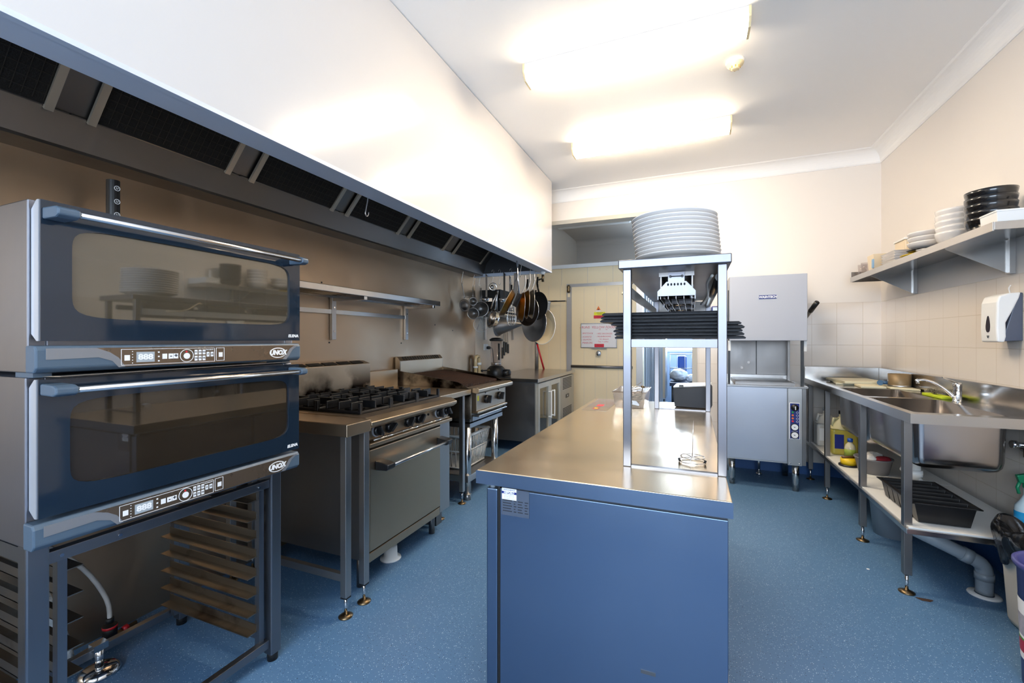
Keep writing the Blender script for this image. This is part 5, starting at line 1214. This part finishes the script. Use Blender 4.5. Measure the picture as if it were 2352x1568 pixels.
t = thing('stained_pot', 'brown stained cylindrical pot standing on a small board on the sink bench', 'pot', (1.502, 4.32, .932))
MB().lathe([(0, 0), (.069, 0), (.071, .012), (.0705, .1), (.0665, .1), (.066, .006), (0, .006)], (1.502, 4.32, .932), n=30).build('body', mat('brown_burnt_pot', '#8a7454', .45, .3, .3, 9), t)
MB().lathe([(.0711, .0), (.0722, .004), (.0722, .012), (.0711, .014)], (1.502, 4.32, .932), n=30).build('base_band', M['steel'], t)
t = thing('blue_fitting', 'short blue pipe fitting lying beside the stained pot', 'fitting', (1.40, 4.36, .93))
MB().cyl((1.385, 4.33, .958), (1.425, 4.40, .958), .017, n=16).cyl((1.40, 4.355, .958), (1.44, 4.345, .958), .015, n=14).build('body', mat('slate_blue_plastic', '#3f6285', .4), t)
MB().cyl((1.383, 4.327, .958), (1.387, 4.334, .958), .021, n=16).build('collar', bpy.data.materials['slate_blue_plastic'], t)
t = thing('scouring_pad', 'yellow and green sponge with a tangled steel scourer on top, behind the sink bowls', 'sponge', (1.51, 3.78, .917))
MB().box(1.478, 1.545, 3.63, 3.90, .9175, .934).build('sponge', mat('lime_sponge', '#c3d42a', .8, 0, .25, 40, .002, 120), t, bev=.004)
mb = MB(); rnd = random.Random(5)
for i in range(40):
    c = Vector((1.512, 3.80, .953)) + Vector((rnd.gauss(0, .009), rnd.gauss(0, .045), rnd.gauss(0, .006))); a = rnd.uniform(0, PI); b_ = rnd.uniform(0, PI)
    mb.tube(arc(c, rnd.uniform(.007, .012), (math.cos(a), math.sin(a), 0), (math.sin(b_)*.5, 0, math.cos(b_)), n=8), .0011, 4, True)
mb.build('steel_scourer', mat('scourer_steel', '#6e665a', .35, .9), t)

# ------------------------------------------------------------------ on the shelf under the sinks
zs = .3535
def jug(x, y, m, m2, label, cap, lab_m, sc_=1.):
    t = thing('chemical_jug', label, 'jug', (x, y, zs), 'chemical jugs under the sink')
    w_, dp = .085 * sc_, .07 * sc_
    MB().box(x - w_, x + w_, y - dp, y + dp, zs, zs + .20 * sc_).build('body', m, t, bev=.02, seg=3)
    MB().tbox(x - w_, x + w_, y - dp, y + dp, zs + .2 * sc_, zs + .201 * sc_, 0, 0).lathe([(w_ * .98, .195 * sc_), (w_ * .8, .24 * sc_), (.035, .28 * sc_), (.024, .29 * sc_), (.024, .315 * sc_), (0, .315 * sc_)], (x, y, zs), n=20, squash=.85).build('shoulder', m2, t)
    MB().cyl((x, y, zs + .31 * sc_), (x, y, zs + .335 * sc_), .027, n=16).build('cap', cap, t)
    MB().tube([(x - .02, y - .01, zs + .27 * sc_), (x - .065, y - .02, zs + .275 * sc_), (x - .075, y - .02, zs + .22 * sc_)], .011, 8).build('handle', m2, t)
    MB().box(x - w_ * .8, x - w_ * .1, y - dp - .0012, y - dp + .001, zs + .05 * sc_, zs + .16 * sc_).build('label_sticker', lab_m, t)
m_milk = mat('milky_plastic', '#d9d5cd', .4, 0, .05)
jug(1.115, 4.70, m_milk, m_milk, 'milky white jug with a white label, farthest under the sink bench', M['grey_w'], M['whiteprint'])
jug(1.155, 4.40, mat('yellow_detergent', '#b8aa4a', .3, 0, .06), mat('pale_yellow_plastic', '#d8cfa0', .4), 'jug of yellow liquid with a blue label under the sink bench', M['black'], M['navy'], 1.06)
t = thing('spray_bottle', 'small clear bottle with green and yellow label between two sink legs', 'bottle', (1.125, 4.1, zs))
MB().lathe([(0, 0), (.034, 0), (.036, .01), (.036, .11), (.03, .135), (.014, .155), (.014, .175), (0, .175)], (1.125, 4.10, zs), n=22).build('bottle', mat('clear_pale_bottle', '#c9c4a8', .2, 0, .04), t)
MB().lathe([(.0366, .05), (.0368, .05), (.0368, .105), (.0366, .105)], (1.125, 4.10, zs), n=22).build('label_sticker', mat('lime_label', '#8e9f3c', .5, 0, .3, 30), t)
MB().lathe([(.0145, .16), (.018, .16), (.018, .185), (0, .19)], (1.125, 4.10, zs), n=16).build('cap', M['blue'], t)
t = thing('yellow_tub', 'yellow tub with a black lid edge behind the small clear bottle', 'tub', (1.085, 3.99, zs))
MB().lathe([(0, 0), (.05, 0), (.05, .045), (0, .045)], (1.085, 3.99, zs + .012), n=22).build('tub', M['yellow'], t)
MB().lathe([(0, 0), (.062, 0), (.062, .012), (0, .012)], (1.085, 3.99, zs), n=22).build('base_lid', M['black'], t)
MB().cyl((1.04, 3.97, zs + .066), (1.13, 4.01, zs + .066), .008, n=8).build('brush_handle', mat('brown_handle', '#6d4a2a', .5), t)
t = thing('cloth_bucket', 'grey round bucket filled with cloths under the sink bench', 'bucket', (1.2, 3.86, zs))
MB().lathe([(0, 0), (.085, 0), (.108, .10), (.113, .10), (.113, .108), (.104, .108), (.082, .006), (0, .006)], (1.195, 3.86, zs), n=30).build('bucket', mat('grey_bucket', '#77767a', .5), t)
def cloth(name, label, c, r, m, sc3, seed):
    o = MB().ball(c, r, 22, sc3, .16, seed).build(name, m); s_ = o.modifiers.new('soft', 'SUBSURF'); s_.levels = 1; s_.render_levels = 2
    return tag(o, label, 'cloth')
m_cl = mat('white_cotton', '#dedbd6', .9, 0, .06, 20, .002, 150)
cloth('cloth', 'crumpled white cloth with blue trim in the grey bucket', (1.165, 3.84, zs + .105), .052, m_cl, (1, 1, .6), 3)
cloth('cloth', 'folded pale cloth at the back of the grey bucket', (1.22, 3.92, zs + .108), .05, m_cl, (1, 1, .5), 4)
cloth('red_cloth', 'rolled dark red cloth in the grey bucket', (1.235, 3.815, zs + .105), .042, mat('dark_red_cloth', '#8e1c28', .9), (1.2, 1, .55), 5)
t = thing('drain_trap', 'white plastic drain trap hanging from the sink bowls', 'drain trap', (1.30, 3.6, .36))
MB().cyl((1.30, 3.52, .42), (1.30, 3.52, .612), .03, n=18).build('pipe', M['plastic_w'], t)
for z in (.53, .44): MB().cyl((1.30, 3.52, z), (1.30, 3.52, z + .04), .041, n=12).build('union_nut', M['plastic_w'], t)
MB().tube([(1.30, 3.52, .43), (1.33, 3.51, .395), (1.40, 3.5, .395)], .026, 12).tube([(1.285, 3.52, .45), (1.23, 3.50, .485)], .016, 10).build('elbow', M['plastic_w'], t)
# black compartment tray
t = thing('cutlery_tray', 'black plastic tray with six long compartments tilted on the white shelf under the sinks', 'tray', (1.15, 3.05, zs))
TX0, TX1, TY0, TY1 = 1.045, 1.325, 2.865, 3.33; zt = .458
mb = MB(); n = 6; w_ = (TY1 - TY0 - .03) / n
for i in range(n): mb.tub(TX0 + .018, TX1 - .018, TY0 + .015 + i * w_, TY0 + .015 + (i + 1) * w_, zs + .004, zt - .001, .02, .008, .003)
mb.build('compartments', M['black'], t, bev=.002)
mb = MB().box(TX0, TX1, TY0, TY0 + .017, zt - .003, zt + .003).box(TX0, TX1, TY1 - .017, TY1, zt - .003, zt + .003).box(TX0, TX0 + .02, TY0, TY1, zt - .003, zt + .003).box(TX1 - .02, TX1, TY0, TY1, zt - .003, zt + .003)
for i in range(1, n): mb.box(TX0 + .018, TX1 - .018, TY0 + .013 + i * w_, TY0 + .017 + i * w_, zt - .003, zt + .002)
mb.build('rim', M['black'], t, bev=.002)
# white cloth and bottles at the near end
o = cloth('towel', 'white towel lying flat on the undershelf beside the black tray', (1.445, 2.87, zs + .016), .065, m_cl, (1.0, .85, .25), 8)
t = thing('trigger_spray', 'blue cleaner in a clear trigger spray bottle with green head under the sink', 'spray bottle', (1.52, 2.86, zs))
bxx, byy = 1.53, 2.955
MB().lathe([(0, 0), (.045, 0), (.048, .01), (.048, .10), (0, .10)], (bxx, byy, zs), n=26).build('liquid', mat('blue_cleaner', '#2ba3dc', .15, 0, .03), t)
MB().lathe([(.0482, .10), (.046, .125), (.03, .15), (.016, .18), (.0155, .225), (0, .226)], (bxx, byy, zs), n=26).build('neck', mat('clear_bluish', '#cfe3ea', .2), t)
MB().cyl((bxx, byy, zs + .215), (bxx, byy, zs + .24), .02, n=18).prism([(bxx - .035, byy - .01, zs + .24), (bxx + .03, byy - .01, zs + .24), (bxx + .03, byy - .01, zs + .275), (bxx - .01, byy - .01, zs + .285), (bxx - .045, byy - .01, zs + .275)][::-1], (0, .022, 0)).build('trigger_head', mat('green_plastic', '#0f7a52', .35), t, bev=.003)
MB().tube([(bxx - .03, byy, zs + .245), (bxx - .04, byy, zs + .215), (bxx - .034, byy, zs + .185)], .007, 8).build('trigger', bpy.data.materials['green_plastic'], t)
t = thing('stop_valve', 'chrome stop valves on the wall under the sink bench', 'valve', (1.58, 2.98, .75))
MB().cyl((1.598, 3.0, .77), (1.50, 3.0, .772), .012, n=14).cyl((1.51, 3.0, .772), (1.49, 3.0, .772), .02, n=8).cyl((1.55, 2.97, .745), (1.55, 3.03, .745), .013, n=12).build('body', M['chrome'], t)
MB().cyl((1.55, 3.0, .745), (1.55, 3.0, .71), .014, n=10).build('brass_nut', M['brass'], t)
MB().tube([(1.565, 3.0, .78), (1.575, 3.02, .84), (1.56, 3.06, .875), (1.55, 3.08, .895)], .007, 8).build('flexible_hose', M['black'], t)
# floor things under the sink bench
t = thing('floor_bucket', 'pale grey tub on the floor beneath the white undershelf', 'bucket', (1.2, 3.62, 0))
MB().lathe([(0, 0), (.1, 0), (.125, .27), (.13, .28), (.12, .28), (.095, .008), (0, .008)], (1.235, 3.66, 0), n=30).build('tub', M['pvc'], t)
t = thing('waste_pipe', 'thick grey plastic waste pipe sloping down into the floor under the sink bench', 'pipe', (1.4, 3.0, 0))
MB().tube([(1.10, 3.02, .275), (1.2, 2.99, .235), (1.325, 2.972, .18), (1.362, 2.97, .155), (1.374, 2.97, .12), (1.375, 2.97, .01)], .034, 16).build('pipe', M['pvc'], t)
MB().cyl((1.29, 2.977, .195), (1.325, 2.972, .18), .038, n=18).cyl((1.375, 2.97, .08), (1.375, 2.97, .115), .038, n=18).build('collar', M['pvc'], t)
MB().lathe([(.036, 0), (.065, 0), (.062, .006), (.037, .008)], (1.375, 2.97, 0), n=28).build('floor_flange', M['plastic_w'], t)
o = MB().xy([(1.075 + .03*math.cos(a)*(1 + .3*math.sin(3*a)), 2.80 + .018*math.sin(a)*(1+.3*math.cos(2*a))) for a in [2*PI*i/18 for i in range(18)]], .0004, .0012).build('rust_stain', mat('rust_mark', '#4a3426', .8))
tag(o, 'brown rust mark on the blue floor beside the nearest sink leg', 'stain')
o = MB().xy([(.92 + .008*math.cos(a), 3.05 + .006*math.sin(a)) for a in [2*PI*i/7 for i in range(7)]], .0005, .003).build('paper_scrap', M['whiteprint']); tag(o, 'tiny white paper scrap on the blue floor between two sink legs', 'scrap')

# ------------------------------------------------------------------ bins
t = thing('rubbish_bin', 'tall beige rubbish bin with a black bag folded over its rim', 'bin', (1.44, 2.62, 0))
MB().rtub(1.318, 1.57, 2.44, 2.775, [(0, .425), (.002, .40), (.022, .03), (.03, .008), (.045, 0), (.11, 0), (.11, .006), (.045, .006), (.03, .03), (.006, .40), (.004, .425), (0, .425)], .05).box(1.41, 1.48, 2.53, 2.69, .0, .005).build('tub', mat('beige_bin', '#d8d0c2', .45, 0, .03), t)
MB().prism([(1.3255, 2.62, .36), (1.3255, 2.58, .36), (1.332, 2.585, .25), (1.332, 2.62, .25)][::-1], (-.0012, 0, 0)).build('sticker', mat('worn_sticker', '#c9c3b4', .6, 0, .1, 30), t)
MB().box(1.3262, 1.3275, 2.59, 2.605, .285, .30).build('yellow_spot', M['yellowsticker'], t)
rnd = random.Random(9); mb = MB(); ring = []
N_ = 56
for j, (off, z) in enumerate(((.012, .34), (.03, .385), (.034, .43), (.012, .462), (-.02, .452), (-.05, .40), (-.08, .30))):
    for i in range(N_):
        a = 2*PI*i/N_; cx, cy, hx, hy = 1.444, 2.6075, .126 + off, .168 + off
        k = (abs(math.cos(a)) ** 5 + abs(math.sin(a)) ** 5) ** -.2
        drop = .11 * max(0, math.sin(a * 1.0 + 2.2)) if j < 2 else 0
        jit = .016 if j not in (2,) else .007
        ring.append((cx + hx*k*math.cos(a) + rnd.uniform(-jit, jit), cy + hy*k*math.sin(a) + rnd.uniform(-jit, jit), z + (.03*math.sin(5*a + j) if j in (3, 4) else 0) - (0 if j else .06*math.sin(3*a)) - .35*drop + rnd.uniform(-jit, jit)))
fs = [(j*N_ + i, j*N_ + (i+1) % N_, (j+1)*N_ + (i+1) % N_, (j+1)*N_ + i) for j in range(6) for i in range(N_)]
mb.add(ring, fs, True)
o = mb.build('bin_bag', mat('shiny_black_bag', '#0d0d10', .22, 0, .2, 10, .004, 30)); o.modifiers.new('soft', 'SUBSURF').render_levels = 2
sd = o.modifiers.new('thick', 'SOLIDIFY'); sd.thickness = .0012
tag(o, 'shiny black bin bag folded over the rim of the beige bin', 'bin bag')
t = thing('paint_bucket', 'purple blue plastic bucket with a printed paper label at the right edge', 'bucket', (1.279, 2.233, 0))
px_, py_ = 1.279, 2.233
MB().lathe([(0, .0), (.125, 0), (.14, .44), (.149, .445), (.153, .455), (.153, .463), (.147, .468), (.137, .46), (.12, .006), (0, .006)], (px_, py_, 0), n=48).build('bucket', mat('purple_bucket', '#4a4a86', .35, 0, .03), t)
def band(name, z0, z1, m, a0=PI * .6, a1=PI * 1.75, n=40, dr=.0006):
    R = lambda z: .125 + .015 * z / .44 + dr
    vs, fs = [], []
    for i in range(n + 1):
        a = a0 + (a1 - a0) * i / n
        for z in (z0, z1): vs.append((px_ + R(z)*math.cos(a), py_ + R(z)*math.sin(a), z))
    fs = [(2*i, 2*i + 2, 2*i + 3, 2*i + 1) for i in range(n)]
    return MB().add(vs, fs, True).build(name, m, t)
band('label_white', .10, .325, M['whiteprint'])
band('label_photo', .19, .27, mat('printed_photo', '#a6a3ad', .5, 0, .6, 45), dr=.0011)
band('label_green', .172, .18, mat('green_print', '#4c9a3a', .5), dr=.0012)
band('label_red', .125, .172, mat('crimson_print', '#b3213f', .5), dr=.0012)
for a, z, s_, q, m in ((PI*1.12, .112, .028, 'in Australia', M['redsticker']), (PI*1.12, .30, .012, 'Buckets', M['redsticker'])):
    R = .1285 + .003
    text('lettering', q, m, (px_ + R*math.cos(a + .35), py_ + R*math.sin(a + .35), z), size=s_, parent=t, right=(-math.sin(a + .35), math.cos(a + .35), 0), up=(0, 0, 1), ext=.0004, align='CENTER')
mb = MB()
for k in range(8):
    a = PI * 1.15 + .016 * k; R = .133
    mb.prism([(px_ + R*math.cos(a), py_ + R*math.sin(a), .13), (px_ + R*math.cos(a + .008), py_ + R*math.sin(a + .008), .13), (px_ + R*math.cos(a + .008), py_ + R*math.sin(a + .008), .162), (px_ + R*math.cos(a), py_ + R*math.sin(a), .162)], (math.cos(a)*.0006, math.sin(a)*.0006, 0))
mb.build('barcode', M['ink'], t)

# ------------------------------------------------------------------ wall shelf on the right
t = thing('crockery_shelf', 'stainless crockery shelf on two triangular brackets on the right wall', 'shelf', (1.45, 3.7, 1.81))
MB().box(1.306, 1.598, 2.75, 4.729, 1.842, 1.852).box(1.3, 1.306, 2.745, 4.735, 1.81, 1.852).box(1.306, 1.598, 2.745, 2.75, 1.815, 1.852).box(1.306, 1.598, 4.729, 4.735, 1.81, 1.90).build('board', M['steel_h'], t, bev=.001)
for y in (3.2, 4.3):
    b = MB().xz([(1.575, 1.842), (1.575, 1.66), (1.315, 1.808), (1.315, 1.842)][::-1], y - .0015, y + .0015).build('bracket_plate', M['steel_x'], t)
    MB().box(1.574, 1.598, y - .02, y + .02, 1.655, 1.842).build('wall_strip', M['steel'], b)
    MB().box(1.31, 1.574, y - .014, y + .014, 1.836, 1.842).build('flange', M['steel_x'], b)
zz = 1.8525
def bowl_stack(cx, cy, R, h, n, pitch, m, words, group, tilt=0, name='bowl', z0=zz, cat='bowl'):
    prof = [(0, .003), (R*.38, .003), (R*.42, 0), (R*.46, 0), (R*.7, h*.14), (R*.9, h*.45), (R*.985, h*.85), (R, h), (R*.975, h), (R*.87, h*.47), (R*.66, h*.2), (R*.3, .01), (0, .009)]
    first = None
    for k in range(n):
        o = MB().lathe(prof, (0, 0, 0), n=40).build(name, m, off=(0, 0, 0)) if first is None else first.copy()
        if first is None: first = o
        else: COL.objects.link(o)
        o.location = (cx + .002*math.sin(k*2.1), cy + .002*math.cos(k*1.7), z0 + pitch * k)
        tag(o, words(k, n), cat, group)
od = ['lowest', 'second from the bottom', 'third from the bottom', 'fourth from the bottom', 'fifth from the bottom', 'sixth from the bottom']
def words(what, where):
    return lambda k, n: '%s, %s, %s' % (what, 'topmost' if k == n - 1 else od[k], where)
bowl_stack(1.45, 3.08, .1, .085, 5, .036, M['blackchina'], words('glossy black bowl', 'of the stack on the crockery shelf'), 'black bowls on the crockery shelf')
bowl_stack(1.45, 3.385, .1, .085, 5, .033, M['china'], words('deep white bowl', 'of the stack beside the black bowls'), 'white bowls on the crockery shelf')
bowl_stack(1.45, 3.70, .118, .045, 3, .032, M['china'], words('wide shallow white bowl', 'of the stack on the black plate'), 'shallow white bowls on the crockery shelf', z0=zz + .044)
def flat_plate(name, label, c, R, h, m, cat='plate', group=None):
    return tag(MB().lathe([(0, .003), (R*.55, .002), (R*.6, 0), (R*.66, 0), (R*.8, h*.45), (R, h), (R*.985, h + .002), (R*.78, h*.62), (R*.6, .006), (0, .006)], c, n=40).build(name, m), label, cat, group)
flat_plate('plate', 'yellow plate at the bottom under the shallow white bowls', (1.43, 3.73, zz), .125, .014, M['yellow'])
flat_plate('plate', 'black plate between the yellow plate and the shallow white bowls', (1.45, 3.71, zz + .018), .125, .022, M['blackchina'])
flat_plate('saucer', 'small white plate lying between the yellow plate and the deep white bowls', (1.385, 3.52, zz), .075, .012, M['china'])
for k in range(5):
    o = MB().tbox(-.1, .1, -.12, .12, 0, .016, .012, .012).box(-.085, .085, -.105, .105, .016, .0165).build('square_plate', M['china'], off=(0, 0, 0), bev=.004)
    o.location = (1.435, 4.05, zz + .0185 * k); tag(o, 'square white plate, %s of the stack on the crockery shelf' % ('topmost' if k == 4 else od[k]), 'plate', 'square plates on the crockery shelf')
t = thing('storage_cup', 'pale plastic tub with a blue sticker beside the square plates', 'tub', (1.375, 4.37, zz))
MB().tub(1.33, 1.44, 4.30, 4.43, zz, zz + .13, .008, .008, .003).build('tub', mat('peach_clear_plastic', '#e6d3b4', .3), t, bev=.008); MB().box(1.329, 1.336, 4.30, 4.33, zz + .02, zz + .09).build('blue_sticker', mat('light_blue_sticker', '#8fb6d6', .5), t)
t = thing('tall_container', 'pale cream lidded container standing behind the square plates', 'container', (1.52, 4.22, zz))
MB().tbox(1.47, 1.58, 4.14, 4.32, zz, zz + .2, .006, .006).build('body', bpy.data.materials['peach_clear_plastic'], t, bev=.01); MB().box(1.465, 1.585, 4.135, 4.325, zz + .2, zz + .215).build('lid', M['plastic_w'], t, bev=.004)
for i, (x, y, lab) in enumerate(((1.36, 4.56, 'clear drinking glass next to the pale tub on the crockery shelf'), (1.37, 4.67, 'clear drinking glass at the far end of the crockery shelf'), (1.46, 4.61, 'clear drinking glass behind the other two at the far shelf end'))):
    tag(MB().lathe([(0, 0), (.028, 0), (.034, .1), (.032, .1), (.026, .008), (0, .008)], (x, y, zz), n=24).build('drinking_glass', bpy.data.materials['clear_jug']), lab, 'glass', 'drinking glasses on the shelf')
t = thing('white_tray', 'white rectangular tray with a flat edge at the near end of the crockery shelf', 'tray', (1.46, 2.83, zz))
MB().tub(1.318, 1.59, 2.752, 2.885, zz, zz + .055, .003, .003, .004).build('tray', M['plastic_w'], t, bev=.006, seg=3)
MB().box(1.316, 1.592, 2.75, 2.887, zz + .046, zz + .056).build('rim', M['plastic_w'], t, bev=.003)
tag(MB().lathe([(0, 0), (.03, 0), (.03, .07), (.016, .09), (.012, .15), (.014, .15), (.014, .16), (0, .16)], (1.54, 2.935, zz), n=22).build('sauce_bottle', M['plastic_w']), 'white plastic bottle behind the white tray on the crockery shelf', 'bottle')
# soap dispenser
t = thing('soap_dispenser', 'white and grey soap dispenser on the tiled wall under the crockery shelf', 'soap dispenser', (1.55, 3.18, 1.29))
MB().xz([(1.6, 1.295), (1.53, 1.292), (1.523, 1.31), (1.56, 1.46), (1.575, 1.52), (1.585, 1.548), (1.6, 1.548)][::-1], 3.128, 3.262).build('back_shell', mat('slate_grey_plastic', '#4c5466', .4), t, bev=.004)
MB().xz([(1.528, 1.286), (1.498, 1.288), (1.494, 1.36), (1.497, 1.50), (1.508, 1.535), (1.545, 1.547), (1.592, 1.55), (1.585, 1.52), (1.560, 1.455), (1.533, 1.39), (1.535, 1.315)][::-1], 3.125, 3.265).build('front_cover', M['plastic_w'], t, bev=.008, seg=3)
MB().yz([(3.195 + .017*math.cos(a)*(1 - .45*math.sin(a)), 1.385 + .045*math.sin(a)) for a in [2*PI*i/26 for i in range(26)]][::-1], 1.4955, 1.4925).build('sight_window', mat('smoked_window', '#2c2630', .1, 0, .1), t)
MB().prism([(1.4935, 3.188, 1.318), (1.4935, 3.195, 1.309), (1.4935, 3.202, 1.318)], (-.001, 0, 0)).box(1.4927, 1.494, 3.186, 3.204, 1.32, 1.323).build('mark', M['ink'], t)
MB().tube([(1.59, 3.21, 1.545), (1.59, 3.215, 1.565), (1.585, 3.21, 1.58), (1.588, 3.20, 1.595)], .003, 6).build('wire', M['plastic_w'], t)

# ------------------------------------------------------------------ stickers and board on the cold-room door
w_ = thing('whiteboard', 'small whiteboard with red handwriting on the cream cold-room door', 'whiteboard', (-1.355, 6.85, 1.17))
MB().box(-1.635, -1.085, 6.847, 6.859, 1.18, 1.555).build('panel', mat('whiteboard_face', '#e9e4e2', .25, 0, .01), w_)
MB().box(-1.645, -1.075, 6.842, 6.86, 1.55, 1.562).box(-1.645, -1.075, 6.842, 6.86, 1.172, 1.184).box(-1.645, -1.633, 6.842, 6.86, 1.172, 1.562).box(-1.087, -1.075, 6.842, 6.86, 1.172, 1.562).build('frame', M['steel_x'], w_, bev=.003)
MB().box(-1.47, -1.23, 6.815, 6.86, 1.163, 1.174).build('pen_tray', M['steel_x'], w_)
marker = mat('red_marker', '#cf4a58', .6)
for q, x, z, s_ in (('- RUNS  YELLOW FOOD', -1.385, 1.495, .052), ('x2         x2', -1.29, 1.462, .03), ('- SPATCHCK', -1.545, 1.40, .034), ('- SCHNITZ', -1.555, 1.345, .034), ('- SALMON', -1.555, 1.30, .034), ('- MARON', -1.555, 1.25, .044), ('- VEG SAUSAGES', -1.275, 1.395, .034), ('- MUSHROOMS', -1.285, 1.35, .034), ('- for dessert', -1.285, 1.31, .032), ('- Tea + coffee', -1.30, 1.27, .032)):
    text('handwriting', q, marker, (x, 6.8465, z), size=s_, parent=w_, ext=.0004, shear=.15, **FY)
o = MB().box(-1.425, -1.275, 6.838, 6.842, 1.184, 1.235).build('red_card', M['redsticker'], bev=.004); tag(o, 'small red card stuck to the lower edge of the whiteboard', 'card')
text('lettering', 'FRESH FISH', M['ink'], (-1.345, 6.8378, 1.214), size=.017, parent=o, **FY)
o = MB().xz([(-1.41, 1.745), (-1.32, 1.745), (-1.365, 1.832)], 6.856, 6.86).build('warning_triangle', M['orange']); tag(o, 'orange and white warning triangle on the cold-room door above the whiteboard', 'sticker')
MB().xz([(-1.41, 1.745), (-1.32, 1.745), (-1.332, 1.765), (-1.398, 1.765)], 6.854, 6.856).build('white_strip', M['whiteprint'], o)
MB().box(-1.375, -1.355, 6.8545, 6.856, 1.768, 1.785).build('symbol', M['ink'], o)
o = MB().box(-1.435, -1.26, 6.856, 6.86, 1.685, 1.735).build('yellow_sticker', M['yellowsticker']); tag(o, 'yellow warning sticker below the triangle on the cold-room door', 'sticker')
text('lettering', 'KEEP DOOR', M['ink'], (-1.347, 6.8555, 1.722), size=.018, parent=o, **FY); text('lettering', 'CLOSED', M['ink'], (-1.347, 6.8555, 1.703), size=.018, parent=o, **FY)
o = MB().box(-1.44, -1.265, 6.856, 6.86, 1.635, 1.684).build('red_sticker', M['redsticker']); tag(o, 'red warning sticker under the yellow one on the cold-room door', 'sticker')
text('lettering', 'DANGER', M['ink'], (-1.352, 6.8555, 1.66), size=.02, parent=o, **FY)
t = thing('door_bell', 'old brass bell with a yellow tag at the top of the cold-room door frame', 'bell', (-1.85, 6.86, 2.05))
MB().lathe([(0, 0), (.022, 0), (.03, .03), (.022, .06), (.03, .09), (.02, .12), (0, .125)], (-1.845, 6.845, 2.06), n=16).build('body', M['brass'], t); MB().box(-1.865, -1.825, 6.862, 6.868, 1.99, 2.05).build('tag', M['cream'], t)

# ------------------------------------------------------------------ the store beyond the opening
t = thing('strip_curtain', 'grey blue plastic strip curtain beside the cold room', 'strip curtain', (-.6, 7.2, 0))
mb = MB()
for k in range(9): mb.box(-.69 + .03*k, -.665 + .03*k, 7.15 + .006*(k % 2), 7.155 + .006*(k % 2), .03, 2.2)
mb.build('strips', mat('blue_grey_strip', '#7d8ea3', .18, 0, .06), t); MB().box(-.70, -.42, 7.14, 7.17, 2.2, 2.25).build('rail', M['steel'], t)
t = thing('steel_cupboard', 'tall stainless cupboard on short legs in the store beyond the opening', 'cupboard', (-.42, 8.5, 0))
MB().box(-.62, -.445, 8.3, 8.9, .23, 2.0).build('body', M['steel'], t); MB().box(-.62, -.45, 8.27, 8.298, .25, 1.98).build('door', M['rangesteel'], t, bev=.004)
for x in (-.6, -.47): MB().cyl((x, 8.4, 0), (x, 8.4, .23), .02, n=10).build('leg', M['darksteel'], t)
t = thing('dark_table', 'dark blue topped table in the bright store carrying the plastic bags', 'table', (-.05, 8.7, 0))
MB().box(-.38, .5, 8.4, 9.2, .46, .52).build('top', mat('dark_blue_top', '#1a2740', .5), t)
for x in (-.33, .42): 
    for y in (8.45, 9.15): MB().cyl((x, y, 0), (x, y, .46), .02, n=8).build('leg', M['iron'], t)
m_bag = mat('white_plastic_bag', '#e6eef6', .25, 0, .03, 8, .01, 14)
def bag(label, c, r, sc3, seed, m=m_bag):
    o = MB().ball(c, r, 26, sc3, .12, seed).build('plastic_bag', m); o.modifiers.new('soft', 'SUBSURF').render_levels = 2
    tag(o, label, 'bag', 'bags in the store')
bag('large crumpled white plastic bag nearest the cupboard on the dark table', (-.24, 8.8, .64), .165, (1, .9, .7), 1)
bag('smaller white plastic bag in front of the steel crate on the dark table', (-.02, 8.56, .60), .10, (1, .9, .75), 2)
bag('white and blue plastic bag at the right end of the dark table', (.22, 8.72, .71), .15, (.8, .9, 1.2), 3)
t = thing('wire_crate', 'steel wire crate with blue packs behind the white bags in the store', 'crate', (-.15, 9.1, .52))
mb = MB()
for z in (.55, .75, 1.02):
    mb.tube([(-.4, 9.0, z), (.0, 9.0, z), (.0, 9.17, z), (-.4, 9.17, z)], .008, 6, True)
for x in (-.4, -.27, -.13, .0):
    mb.tube([(x, 9.0, .525), (x, 9.0, 1.02)], .006, 6)
mb.build('wires', M['steel'], t)
o = MB().box(-.26, -.1, 9.03, 9.13, .525, .99).build('blue_pack', M['blue'], bev=.03); tag(o, 'bright blue pack standing in the wire crate', 'pack')
o = MB().lathe([(0, 0), (.06, 0), (.06, .13), (.03, .15), (0, .15)], (.16, 8.45, .521), n=18).build('yellow_bottle', M['yellow']); tag(o, 'yellow bottle on the dark table under the right-hand bag', 'bottle')
